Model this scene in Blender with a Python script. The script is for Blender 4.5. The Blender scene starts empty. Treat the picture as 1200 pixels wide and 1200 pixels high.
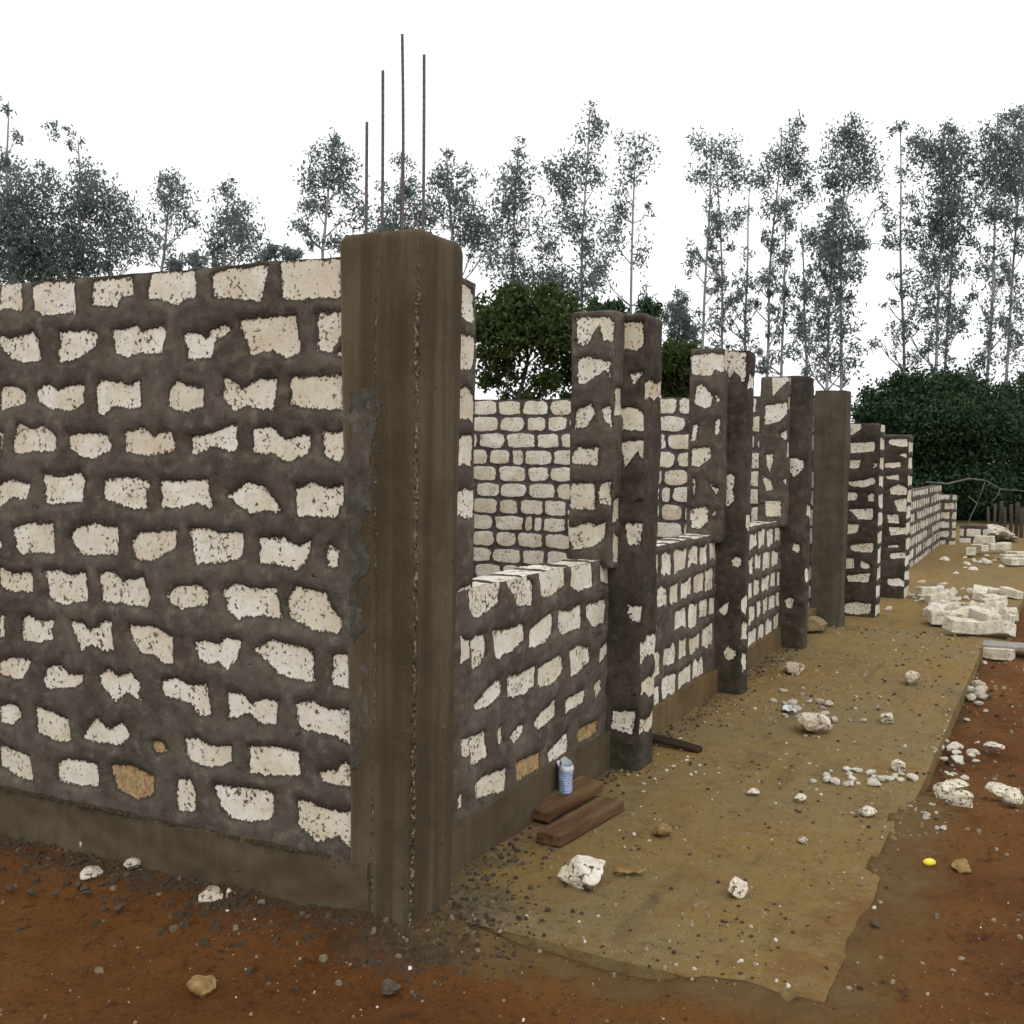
import bpy, math, random
import numpy as np
from mathutils import Vector, Matrix, noise as mnoise

S = bpy.context.scene
C = S.collection
R = math.radians

LEFT_PATCHES = [
    (0, [(2.052,2.349),(1.93,2.351),(1.919,2.226),(1.989,2.252),(2.054,2.246)]),
    (0, [(1.86,2.329),(1.798,2.343),(1.615,2.337),(1.621,2.32),(1.616,2.212),(1.799,2.212),(1.843,2.232)]),
    (0, [(1.52,2.327),(1.415,2.338),(1.301,2.337),(1.296,2.268),(1.358,2.267),(1.381,2.227),(1.515,2.238)]),
    (0, [(1.212,2.342),(0.986,2.344),(0.981,2.243),(1.05,2.235),(1.076,2.216),(1.147,2.24),(1.213,2.247)]),
    (0, [(0.898,2.322),(0.821,2.336),(0.635,2.335),(0.652,2.266),(0.675,2.204),(0.727,2.22),(0.892,2.238)]),
    (0, [(0.579,2.347),(0.296,2.346),(0.303,2.203),(0.413,2.209),(0.567,2.212),(0.578,2.28)]),
    (0, [(2.055,2.139),(1.991,2.118),(1.863,2.14),(1.825,2.113),(1.814,2.033),(1.902,2.02),(1.979,2.038),(2.056,2.094)]),
    (0, [(1.701,2.134),(1.557,2.137),(1.492,2.118),(1.51,2.067),(1.569,2.044),(1.642,2.015),(1.696,2.017),(1.714,2.056),(1.696,2.082)]),
    (0, [(1.411,2.132),(1.348,2.133),(1.269,2.147),(1.263,2.118),(1.136,2.141),(1.131,2.096),(1.153,2.031),(1.28,2.043),(1.342,2.024),(1.394,2.047)]),
    (0, [(1.034,2.105),(0.965,2.106),(0.934,2.085),(0.892,2.119),(0.831,2.133),(0.805,2.108),(0.892,2.072),(0.903,2.008),(1.018,2.011)]),
    (0, [(0.773,2.145),(0.657,2.144),(0.511,2.151),(0.488,2.017),(0.544,2.001),(0.611,2.03),(0.715,2.015),(0.738,2.07)]),
    (0, [(0.418,2.156),(0.305,2.155),(0.284,2.107),(0.326,2.065),(0.357,2.013),(0.406,2.032)]),
    (0, [(0.325,2.012),(0.304,2.029),(0.283,2.002),(0.315,2.0)]),
    (0, [(2.059,1.914),(1.98,1.922),(1.91,1.898),(1.917,1.849),(2.06,1.824)]),
    (0, [(1.84,1.902),(1.777,1.931),(1.716,1.9),(1.643,1.916),(1.564,1.919),(1.577,1.846),(1.643,1.821),(1.754,1.83),(1.834,1.857)]),
    (0, [(1.499,1.922),(1.464,1.939),(1.372,1.928),(1.326,1.911),(1.264,1.931),(1.264,1.826),(1.407,1.836),(1.477,1.798),(1.494,1.82)]),
    (0, [(1.115,1.883),(1.072,1.927),(1.029,1.906),(0.944,1.896),(0.939,1.824),(1.05,1.808),(1.115,1.833)]),
    (0, [(0.844,1.93),(0.82,1.934),(0.761,1.887),(0.668,1.931),(0.599,1.921),(0.61,1.812),(0.737,1.831),(0.796,1.809),(0.844,1.86)]),
    (0, [(0.532,1.929),(0.433,1.935),(0.261,1.932),(0.255,1.853),(0.281,1.814),(0.454,1.82),(0.532,1.834)]),
    (0, [(1.984,1.679),(1.957,1.76),(1.88,1.742),(1.804,1.756),(1.73,1.707),(1.737,1.655),(1.856,1.645),(1.984,1.639)]),
    (0, [(1.656,1.721),(1.524,1.725),(1.442,1.717),(1.419,1.666),(1.513,1.622),(1.573,1.63),(1.645,1.664)]),
    (0, [(2.061,1.733),(2.048,1.724),(2.052,1.633),(2.063,1.624)]),
    (0, [(1.35,1.726),(1.259,1.751),(1.192,1.71),(1.137,1.739),(1.105,1.726),(1.083,1.661),(1.193,1.647),(1.237,1.643),(1.35,1.654)]),
    (0, [(1.003,1.71),(0.903,1.719),(0.851,1.743),(0.784,1.755),(0.779,1.664),(0.82,1.655),(0.903,1.679),(0.934,1.654),(0.997,1.645)]),
    (0, [(0.702,1.739),(0.622,1.749),(0.553,1.703),(0.448,1.722),(0.448,1.659),(0.553,1.622),(0.61,1.657),(0.696,1.652)]),
    (0, [(0.383,1.74),(0.35,1.722),(0.281,1.74),(0.28,1.67),(0.317,1.625),(0.382,1.651)]),
    (0, [(2.064,1.506),(1.986,1.526),(1.883,1.51),(1.909,1.447),(1.987,1.454),(2.066,1.415)]),
    (0, [(1.806,1.556),(1.707,1.541),(1.597,1.565),(1.562,1.535),(1.58,1.465),(1.574,1.444),(1.783,1.433)]),
    (0, [(1.455,1.537),(1.374,1.543),(1.271,1.55),(1.215,1.526),(1.238,1.483),(1.227,1.425),(1.329,1.43),(1.461,1.46)]),
    (0, [(1.154,1.544),(1.051,1.538),(0.923,1.545),(0.897,1.444),(0.918,1.435),(0.976,1.462),(1.073,1.434),(1.155,1.436)]),
    (0, [(0.82,1.488),(0.737,1.542),(0.655,1.53),(0.609,1.485),(0.575,1.44),(0.644,1.443),(0.713,1.426),(0.784,1.461)]),
    (0, [(0.508,1.533),(0.43,1.544),(0.354,1.528),(0.295,1.543),(0.295,1.486),(0.332,1.427),(0.43,1.432),(0.502,1.429)]),
    (0, [(2.068,1.268),(2.057,1.251),(2.062,1.232),(2.068,1.227)]),
    (0, [(1.982,1.322),(1.898,1.348),(1.746,1.345),(1.735,1.222),(1.81,1.231),(1.938,1.22),(1.963,1.237)]),
    (0, [(1.642,1.297),(1.611,1.333),(1.515,1.359),(1.387,1.343),(1.381,1.292),(1.393,1.24),(1.576,1.23),(1.612,1.254)]),
    (0, [(1.312,1.295),(1.272,1.33),(1.073,1.352),(1.084,1.281),(1.216,1.223),(1.295,1.228)]),
    (0, [(1.008,1.358),(0.934,1.361),(0.84,1.349),(0.758,1.353),(0.753,1.265),(0.84,1.24),(0.976,1.228),(0.992,1.285)]),
    (0, [(0.678,1.335),(0.575,1.349),(0.496,1.316),(0.44,1.337),(0.451,1.282),(0.506,1.229),(0.586,1.243),(0.672,1.247)]),
    (0, [(0.374,1.313),(0.353,1.332),(0.315,1.307),(0.325,1.253),(0.363,1.251)]),
    (0, [(2.069,1.149),(1.991,1.126),(1.874,1.142),(1.875,1.061),(2.005,1.052),(2.071,1.076)]),
    (0, [(1.805,1.147),(1.736,1.159),(1.65,1.138),(1.565,1.156),(1.554,1.039),(1.7,1.02),(1.781,1.05),(1.774,1.095)]),
    (0, [(1.493,1.161),(1.399,1.162),(1.365,1.13),(1.25,1.158),(1.217,1.088),(1.228,1.037),(1.354,1.045),(1.47,1.041),(1.476,1.114)]),
    (0, [(1.117,1.104),(1.073,1.136),(0.955,1.147),(0.913,1.117),(0.924,1.072),(0.998,1.062),(1.052,1.05),(1.106,1.071)]),
    (0, [(0.844,1.129),(0.784,1.161),(0.701,1.148),(0.602,1.154),(0.573,1.046),(0.712,1.044),(0.771,1.026),(0.813,1.055)]),
    (0, [(0.545,1.112),(0.506,1.17),(0.373,1.152),(0.351,1.099),(0.302,1.058),(0.318,1.012),(0.427,1.021),(0.528,1.049)]),
    (0, [(2.072,0.947),(2.046,0.939),(2.047,0.856),(2.074,0.845)]),
    (0, [(1.935,0.939),(1.902,0.96),(1.839,0.937),(1.75,0.949),(1.77,0.907),(1.757,0.872),(1.84,0.847),(1.936,0.848)]),
    (0, [(1.651,0.948),(1.578,0.945),(1.531,0.918),(1.459,0.963),(1.424,0.962),(1.413,0.859),(1.472,0.845),(1.543,0.873),(1.592,0.829),(1.615,0.893)]),
    (0, [(1.331,0.961),(1.195,0.963),(1.096,0.929),(1.101,0.828),(1.151,0.823),(1.195,0.853),(1.263,0.855),(1.32,0.927)]),
    (0, [(0.977,0.923),(0.934,0.931),(0.861,0.917),(0.83,0.956),(0.758,0.942),(0.778,0.876),(0.824,0.835),(0.882,0.862),(0.913,0.838),(0.966,0.874)]),
    (0, [(0.694,0.924),(0.619,0.959),(0.539,0.956),(0.427,0.939),(0.426,0.83),(0.493,0.827),(0.584,0.841),(0.653,0.89)]),
    (0, [(0.339,0.934),(0.285,0.939),(0.253,0.91),(0.268,0.815),(0.344,0.829)]),
    (0, [(2.075,0.743),(1.983,0.77),(1.892,0.765),(1.945,0.678),(2.076,0.687)]),
    (0, [(1.816,0.677),(1.79,0.743),(1.715,0.76),(1.666,0.729),(1.58,0.737),(1.587,0.701),(1.642,0.678),(1.797,0.657)]),
    (0, [(1.49,0.747),(1.437,0.774),(1.378,0.749),(1.321,0.772),(1.264,0.727),(1.287,0.699),(1.264,0.667),(1.332,0.694),(1.402,0.651),(1.461,0.688)]),
    (0, [(1.157,0.755),(1.074,0.768),(1.02,0.744),(0.924,0.763),(0.908,0.649),(0.956,0.635),(1.009,0.679),(1.14,0.698)]),
    (0, [(0.819,0.746),(0.759,0.748),(0.712,0.715),(0.653,0.741),(0.584,0.739),(0.606,0.652),(0.664,0.641),(0.723,0.676),(0.819,0.646)]),
    (0, [(0.504,0.739),(0.437,0.756),(0.371,0.736),(0.241,0.742),(0.235,0.612),(0.337,0.64),(0.403,0.645),(0.487,0.648)]),
    (0, [(2.078,0.557),(1.972,0.563),(1.947,0.523),(2.008,0.472),(2.079,0.482)]),
    (0, [(1.86,0.57),(1.801,0.564),(1.667,0.538),(1.652,0.45),(1.735,0.44),(1.844,0.468)]),
    (0, [(1.57,0.508),(1.505,0.569),(1.442,0.524),(1.364,0.563),(1.326,0.516),(1.38,0.468),(1.49,0.465),(1.57,0.473)]),
    (1, [(1.212,0.507),(1.152,0.515),(1.13,0.484),(1.182,0.46)]),
    (0, [(1.035,0.536),(0.977,0.549),(0.906,0.525),(0.808,0.537),(0.808,0.477),(0.878,0.446),(0.963,0.445),(1.02,0.47)]),
    (0, [(0.72,0.549),(0.659,0.563),(0.553,0.56),(0.489,0.553),(0.488,0.474),(0.619,0.45),(0.719,0.451)]),
    (0, [(0.399,0.492),(0.324,0.513),(0.281,0.55),(0.25,0.493),(0.256,0.466),(0.324,0.461),(0.374,0.464)]),
    (0, [(2.08,0.383),(1.992,0.363),(1.905,0.35),(1.881,0.249),(1.959,0.257),(2.082,0.289)]),
    (0, [(1.727,0.35),(1.653,0.373),(1.507,0.375),(1.499,0.287),(1.604,0.272),(1.728,0.272)]),
    (1, [(1.427,0.38),(1.319,0.395),(1.197,0.366),(1.197,0.298),(1.289,0.261),(1.397,0.291)]),
    (0, [(1.071,0.379),(1.006,0.383),(0.977,0.331),(0.977,0.264),(1.064,0.255)]),
    (0, [(0.885,0.378),(0.753,0.387),(0.605,0.387),(0.612,0.289),(0.685,0.266),(0.794,0.26),(0.85,0.295)]),
    (0, [(0.488,0.378),(0.436,0.381),(0.386,0.363),(0.298,0.366),(0.237,0.381),(0.224,0.269),(0.26,0.242),(0.31,0.275),(0.397,0.245),(0.487,0.288)]),
]
SILL_PATCHES = [
    (0, [(0.628,1.109),(0.688,1.144),(0.913,1.143),(0.903,1.025),(0.698,0.994),(0.642,1.027)]),
    (0, [(0.934,1.141),(1.16,1.136),(1.237,1.084),(1.241,0.986),(1.077,1.002),(1.054,1.052)]),
    (0, [(1.321,1.121),(1.592,1.135),(1.605,1.034),(1.462,1.001),(1.349,1.007)]),
    (0, [(1.671,1.132),(1.95,1.123),(1.966,0.997),(1.776,0.988),(1.675,1.027)]),
    (0, [(2.07,1.099),(2.237,1.096),(2.222,0.975),(2.074,1.016)]),
    (0, [(0.573,0.933),(0.633,0.907),(0.775,0.922),(0.79,0.842),(0.747,0.795),(0.612,0.789),(0.576,0.801)]),
    (0, [(0.86,0.916),(1.024,0.905),(1.139,0.909),(1.156,0.836),(1.055,0.807),(0.971,0.801),(0.931,0.783),(0.89,0.808)]),
    (0, [(1.214,0.873),(1.337,0.902),(1.465,0.923),(1.469,0.824),(1.389,0.795),(1.217,0.795)]),
    (0, [(1.541,0.92),(1.672,0.901),(1.808,0.913),(1.822,0.803),(1.606,0.794),(1.544,0.834)]),
    (0, [(1.883,0.904),(2.131,0.901),(2.147,0.782),(1.976,0.782),(1.886,0.846)]),
    (0, [(0.695,0.639),(0.801,0.678),(0.933,0.703),(0.935,0.628),(0.816,0.603),(0.702,0.617)]),
    (0, [(1.009,0.695),(1.146,0.684),(1.289,0.698),(1.285,0.607),(1.164,0.584),(1.019,0.602)]),
    (0, [(1.329,0.685),(1.575,0.705),(1.613,0.623),(1.512,0.585),(1.397,0.579),(1.332,0.605)]),
    (0, [(1.689,0.701),(1.789,0.715),(1.922,0.68),(1.964,0.614),(1.795,0.577),(1.722,0.576)]),
    (0, [(2.092,0.654),(2.184,0.678),(2.219,0.619),(2.086,0.572)]),
    (0, [(1.279,0.431),(1.379,0.463),(1.523,0.488),(1.526,0.41),(1.33,0.393)]),
    (0, [(1.648,0.464),(1.882,0.482),(1.869,0.42),(1.651,0.395)]),
    (0, [(2.006,0.476),(2.086,0.498),(2.104,0.446),(2.042,0.404)]),
    (0, [(2.186,0.468),(2.236,0.483),(2.241,0.383),(2.189,0.405)]),
    (0, [(0.583,0.518),(0.791,0.508),(0.804,0.399),(0.683,0.395),(0.585,0.429)]),
    (0, [(0.907,0.482),(0.928,0.497),(0.964,0.42),(0.92,0.415)]),
    (0, [(1.03,0.424),(1.11,0.457),(1.169,0.45),(1.147,0.408),(1.066,0.386)]),
    (1, [(1.802,0.248),(1.83,0.288),(2.064,0.285),(2.066,0.223),(1.833,0.211)]),
    (0, [(0.698,0.301),(0.76,0.321),(0.973,0.296),(0.976,0.195),(0.711,0.244)]),
    (1, [(1.08,0.29),(1.347,0.282),(1.35,0.212),(1.095,0.21)]),
    (0, [(1.438,0.255),(1.669,0.301),(1.673,0.198),(1.467,0.187)]),
    (0, [(0.553,0.294),(0.588,0.296),(0.591,0.202),(0.567,0.198)]),
]
JAMB_PATCHES = [
    (0, [(0.294,2.387),(0.115,2.385),(0.083,2.349),(0.088,2.256),(0.138,2.269),(0.165,2.352),(0.202,2.307),(0.227,2.248),(0.285,2.244)]),
    (0, [(0.283,2.173),(0.226,2.183),(0.104,2.156),(0.103,2.068),(0.123,2.116),(0.185,2.082),(0.249,2.041),(0.281,2.048)]),
    (0, [(0.291,1.905),(0.208,1.934),(0.182,1.892),(0.219,1.821),(0.296,1.809)]),
    (0, [(0.144,1.916),(0.094,1.927),(0.085,1.821),(0.13,1.856)]),
    (0, [(0.307,1.677),(0.268,1.713),(0.217,1.702),(0.159,1.714),(0.164,1.619),(0.306,1.629)]),
    (0, [(0.317,1.52),(0.175,1.523),(0.172,1.38),(0.315,1.387)]),
    (0, [(0.149,1.512),(0.086,1.537),(0.083,1.407),(0.147,1.417)]),
    (0, [(0.366,1.307),(0.3,1.279),(0.209,1.313),(0.158,1.297),(0.107,1.317),(0.112,1.239),(0.181,1.188),(0.285,1.171),(0.325,1.229)]),
]
PILASTER_PATCHES = [
    (0, [(0.083,2.361),(-0.036,2.361),(-0.045,2.249),(-0.014,2.227),(0.068,2.229)]),
    (0, [(0.033,2.098),(-0.054,2.108),(0.007,2.05)]),
    (0, [(0.087,1.92),(-0.021,1.919),(-0.065,1.877),(-0.073,1.8),(0.091,1.806)]),
    (0, [(0.07,1.74),(-0.074,1.753),(-0.052,1.64),(-0.025,1.693),(0.049,1.609)]),
    (0, [(0.043,1.308),(-0.058,1.312),(-0.036,1.198),(0.015,1.201)]),
    (0, [(0.021,0.878),(-0.055,0.871),(-0.07,0.788),(0.007,0.806)]),
    (0, [(0.087,0.31),(-0.035,0.324),(-0.025,0.195),(0.091,0.211)]),
]
SMEAR_PATCHES = [
    (0, [(0.301,1.6),(0.175,1.628),(0.164,1.55),(0.185,1.498),(0.215,1.383),(0.172,1.253),(0.255,1.177),(0.191,1.04),(0.275,0.962),(0.34,1.1),(0.321,1.423)]),
    (0, [(0.261,1.871),(0.178,1.887),(0.126,1.835),(0.156,1.757),(0.175,1.627),(0.174,1.453),(0.279,1.449),(0.26,1.714)]),
    (0, [(0.274,0.774),(0.236,0.751),(0.23,0.662),(0.218,0.538),(0.25,0.534)]),
]
CAM_LOC = (-3.1775, -1.9226, 1.6500)
CAM_ROT = [[0.439758, 0.039011, -0.897269], [-0.898007, 0.034672, -0.438612], [0.014, 0.998637, 0.050279]]
CAM_F = 1265.030
JAMB3_PATCHES = [
    (0, [(0.32,2.382),(0.16,2.396),(0.065,2.375),(0.069,2.259),(0.107,2.272),(0.145,2.285),(0.157,2.242),(0.304,2.245)]),
    (0, [(0.27,2.17),(0.231,2.182),(0.153,2.106),(0.158,2.032),(0.202,2.014),(0.28,2.045)]),
    (0, [(0.134,2.106),(0.096,2.075),(0.12,2.044)]),
    (0, [(0.13,1.92),(0.099,1.945),(0.096,1.834),(0.128,1.834)]),
    (0, [(0.289,1.896),(0.251,1.908),(0.267,1.796),(0.299,1.783)]),
    (0, [(0.292,1.733),(0.164,1.741),(0.156,1.672),(0.231,1.609),(0.295,1.614)]),
    (0, [(0.274,1.533),(0.254,1.483),(0.277,1.37)]),
    (0, [(0.177,1.51),(0.151,1.486),(0.093,1.45),(0.111,1.412)]),
    (0, [(0.288,1.307),(0.167,1.323),(0.164,1.223),(0.221,1.171),(0.285,1.174)]),
    (0, [(0.134,1.287),(0.109,1.3),(0.113,1.225)]),
]
JAMB4_PATCHES = [
    (0, [(0.229,2.386),(0.075,2.398),(0.066,2.352),(0.149,2.291),(0.209,2.215),(0.219,2.308)]),
    (0, [(0.269,2.138),(0.084,2.159),(0.081,2.059),(0.141,1.997),(0.272,1.966)]),
    (0, [(0.138,1.888),(0.062,1.927),(0.06,1.842),(0.106,1.842)]),
    (0, [(0.258,1.701),(0.196,1.717),(0.194,1.654),(0.223,1.56),(0.248,1.622)]),
    (0, [(0.285,1.528),(0.205,1.482),(0.188,1.405),(0.25,1.387)]),
    (0, [(0.104,1.485),(0.059,1.509),(0.056,1.408)]),
    (0, [(0.256,1.309),(0.115,1.305),(0.112,1.172),(0.244,1.168)]),
]
PIER6_PATCHES = [
    (0, [(-0.039,2.073),(-0.177,2.072),(-0.161,2.005),(-0.052,1.929)]),
    (0, [(-0.045,1.861),(-0.312,1.873),(-0.323,1.777),(-0.048,1.746)]),
    (0, [(-0.041,1.678),(-0.17,1.68),(-0.154,1.594),(-0.043,1.592)]),
    (0, [(-0.3,1.644),(-0.346,1.644),(-0.321,1.568)]),
    (0, [(-0.057,1.447),(-0.177,1.46),(-0.323,1.492),(-0.334,1.425),(-0.197,1.383),(-0.058,1.409)]),
    (0, [(-0.042,1.322),(-0.153,1.325),(-0.155,1.238),(-0.044,1.235)]),
    (0, [(-0.255,1.299),(-0.328,1.32),(-0.321,1.234),(-0.266,1.232)]),
    (0, [(-0.065,1.139),(-0.314,1.157),(-0.318,1.042),(-0.171,1.036)]),
    (0, [(-0.033,0.973),(-0.172,0.979),(-0.156,0.891),(-0.045,0.867)]),
    (0, [(-0.086,0.753),(-0.325,0.793),(-0.328,0.678),(-0.106,0.695)]),
    (0, [(-0.034,0.604),(-0.137,0.61),(-0.14,0.504),(-0.037,0.498)]),
    (0, [(-0.202,0.594),(-0.295,0.551),(-0.288,0.502),(-0.204,0.517)]),
    (0, [(-0.067,0.422),(-0.298,0.455),(-0.292,0.358),(-0.079,0.354)]),
    (0, [(-0.048,0.109),(-0.141,0.135),(-0.326,0.129),(-0.32,0.032),(-0.182,0.002),(-0.051,0.011)]),
]
PIER7_PATCHES = [
    (0, [(-0.215,1.941),(-0.443,1.953),(-0.456,1.866),(-0.353,1.855),(-0.228,1.887)]),
    (0, [(-0.335,1.756),(-0.438,1.779),(-0.44,1.714)]),
    (0, [(-0.183,1.645),(-0.359,1.669),(-0.382,1.604),(-0.195,1.59)]),
    (0, [(-0.177,1.48),(-0.343,1.505),(-0.366,1.44),(-0.22,1.448)]),
    (0, [(-0.244,1.339),(-0.347,1.385),(-0.451,1.344),(-0.454,1.256),(-0.267,1.262)]),
    (0, [(-0.311,1.187),(-0.455,1.213),(-0.46,1.06),(-0.357,1.056)]),
    (0, [(-0.223,1.008),(-0.368,1.013),(-0.372,0.903),(-0.236,0.909)]),
    (0, [(-0.248,0.854),(-0.497,0.865),(-0.489,0.788),(-0.282,0.757)]),
    (0, [(-0.255,0.634),(-0.38,0.644),(-0.38,0.618),(-0.255,0.608)]),
    (0, [(-0.268,0.535),(-0.496,0.558),(-0.488,0.481),(-0.291,0.47)]),
    (0, [(-0.257,0.214),(-0.403,0.223),(-0.508,0.164),(-0.499,0.13),(-0.28,0.138)]),
]

# ------------------------------------------------------------------ camera, sky, sun, exposure
cam_d = bpy.data.cameras.new('camera'); cam = bpy.data.objects.new('camera', cam_d); C.objects.link(cam)
cam_d.sensor_width = 36; cam_d.sensor_fit = 'HORIZONTAL'
cam_d.lens = CAM_F / 1200 * 36
cam_d.clip_start = .05; cam_d.clip_end = 3000
m4 = Matrix([list(CAM_ROT[i]) + [CAM_LOC[i]] for i in range(3)] + [[0, 0, 0, 1]])
cam.matrix_world = m4
S.camera = cam
S.render.resolution_x = 1024; S.render.resolution_y = 1024

SUN_EL, SUN_AZ = 46, 232          # azimuth clockwise from +Y
W = bpy.data.worlds.new('World'); S.world = W; W.use_nodes = True
wt = W.node_tree; bg = wt.nodes['Background']
sky = wt.nodes.new('ShaderNodeTexSky'); sky.sky_type = 'NISHITA'; sky.sun_disc = False
sky.sun_elevation = R(SUN_EL); sky.sun_rotation = R(SUN_AZ); sky.dust_density = 3
mx = wt.nodes.new('ShaderNodeMix'); mx.data_type = 'RGBA'
mx.inputs['Factor'].default_value = .88                      # closed cloud cover
mx.inputs['B'].default_value = (13.0, 13.0, 13.3, 1)
wt.links.new(sky.outputs[0], mx.inputs['A']); wt.links.new(mx.outputs['Result'], bg.inputs['Color'])
bg.inputs['Strength'].default_value = .1
sd_ = bpy.data.lights.new('sun', 'SUN'); sun = bpy.data.objects.new('sun', sd_); C.objects.link(sun)
sd_.energy = .8; sd_.angle = R(28); sd_.color = (1, .97, .9)
dv = Vector((math.sin(R(SUN_AZ)) * math.cos(R(SUN_EL)), math.cos(R(SUN_AZ)) * math.cos(R(SUN_EL)), math.sin(R(SUN_EL))))
sun.rotation_euler = dv.to_track_quat('Z', 'Y').to_euler()
S.view_settings.view_transform = 'Standard'; S.view_settings.look = 'None'
S.view_settings.exposure = 0.08; S.view_settings.gamma = 1

# ------------------------------------------------------------------ helpers
def at(px, py, depth):
    """point at a pixel of the 1200 px photograph and a depth along the view axis"""
    v = Vector(((px - 600) / CAM_F * depth, -(py - 600) / CAM_F * depth, -depth))
    return m4 @ v

def ground_at(px, py, z=0.0):
    d = at(px, py, 1) - Vector(CAM_LOC)
    return Vector(CAM_LOC) + d * ((z - CAM_LOC[2]) / d.z)

def link(name, me, mat, parent=None):
    o = bpy.data.objects.new(name, me); C.objects.link(o)
    for m in (mat if isinstance(mat, (list, tuple)) else [mat]): me.materials.append(m)
    if parent: o.parent = parent
    return o

def empty(name, loc=(0, 0, 0), rz=0):
    o = bpy.data.objects.new(name, None); C.objects.link(o); o.location = loc; o.rotation_euler.z = rz
    o.empty_display_size = .2
    return o

def tag(o, label=None, cat=None, group=None, kind=None):
    if label: o['label'] = label
    if cat: o['category'] = cat
    if group: o['group'] = group
    if kind: o['kind'] = kind
    return o

def n3(p, s, o=0.0): return mnoise.noise(Vector((p[0] * s + o, p[1] * s + o * 1.7, p[2] * s - o)))

# ------------------------------------------------------------------ materials
class NT:
    def __init__(self, name):
        self.m = bpy.data.materials.new(name); self.m.use_nodes = True
        self.t = self.m.node_tree; self.b = self.t.nodes['Principled BSDF']
        self.b.inputs['Roughness'].default_value = .95
        self.b.inputs['Specular IOR Level'].default_value = .15
        self.tc = self.t.nodes.new('ShaderNodeTexCoord')
    def new(self, k): return self.t.nodes.new(k)
    def put(self, sock, v):
        if hasattr(v, 'is_output'): self.t.links.new(v, sock)
        elif isinstance(v, tuple) and len(v) == 3 and sock.type == 'RGBA': sock.default_value = (*v, 1)
        else: sock.default_value = v
    def noise(self, scale, detail=3, rough=.6, stretch=None, off=0, coord='Object'):
        n = self.new('ShaderNodeTexNoise'); n.inputs['Scale'].default_value = scale
        n.inputs['Detail'].default_value = detail; n.inputs['Roughness'].default_value = rough
        mp = self.new('ShaderNodeMapping'); mp.inputs['Location'].default_value = (off, off * .7, off * 1.3)
        if stretch: mp.inputs['Scale'].default_value = stretch
        self.t.links.new(self.tc.outputs[coord], mp.inputs[0]); self.t.links.new(mp.outputs[0], n.inputs['Vector'])
        return n.outputs['Fac']
    def math(self, op, a, b=0.0, c=None):
        n = self.new('ShaderNodeMath'); n.operation = op
        self.put(n.inputs[0], a); self.put(n.inputs[1], b)
        if c is not None: self.put(n.inputs[2], c)
        return n.outputs[0]
    def ramp(self, v, a, b):               # smooth 0..1 between a and b
        n = self.new('ShaderNodeMapRange'); n.interpolation_type = 'SMOOTHSTEP'
        self.put(n.inputs['Value'], v)
        if a <= b:
            n.inputs['From Min'].default_value = a; n.inputs['From Max'].default_value = b
        else:
            n.inputs['From Min'].default_value = b; n.inputs['From Max'].default_value = a
            n.inputs['To Min'].default_value = 1; n.inputs['To Max'].default_value = 0
        return n.outputs[0]
    def mix(self, f, a, b):
        n = self.new('ShaderNodeMix'); n.data_type = 'RGBA'
        self.put(n.inputs['Factor'], f); self.put(n.inputs['A'], a); self.put(n.inputs['B'], b)
        return n.outputs['Result']
    def attr(self, name):
        n = self.new('ShaderNodeAttribute'); n.attribute_name = name; return n.outputs['Fac']
    def bump(self, h, dist=.01, strength=1.0, normal=None):
        n = self.new('ShaderNodeBump'); n.inputs['Distance'].default_value = dist; n.inputs['Strength'].default_value = strength
        self.put(n.inputs['Height'], h)
        if normal is not None: self.t.links.new(normal, n.inputs['Normal'])
        return n.outputs[0]
    def done(self, color, normal=None):
        self.put(self.b.inputs['Base Color'], color)
        if normal is not None: self.t.links.new(normal, self.b.inputs['Normal'])
        return self.m

def coral_nodes(k, sc=1.0):
    big = k.noise(5 * sc, 3, off=3); mid = k.noise(34 * sc, 4, .7, off=8)
    pit = k.noise(58 * sc, 3, .62, off=1)
    zone = k.noise(8 * sc, 3, off=11)
    c = k.mix(k.ramp(big, .35, .68), (.72, .70, .62), (.62, .56, .43))
    c = k.mix(k.math('MULTIPLY', k.ramp(mid, .45, .75), .45), c, (.38, .31, .20))
    thr = k.math('SUBTRACT', pit, k.math('MULTIPLY', k.ramp(zone, .62, .36), .11))
    pm = k.ramp(thr, .555, .60)
    c = k.mix(pm, c, (.12, .09, .06))
    h = k.math('SUBTRACT', k.math('MULTIPLY', mid, .5), k.math('MULTIPLY', pm, .9))
    return c, h

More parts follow.
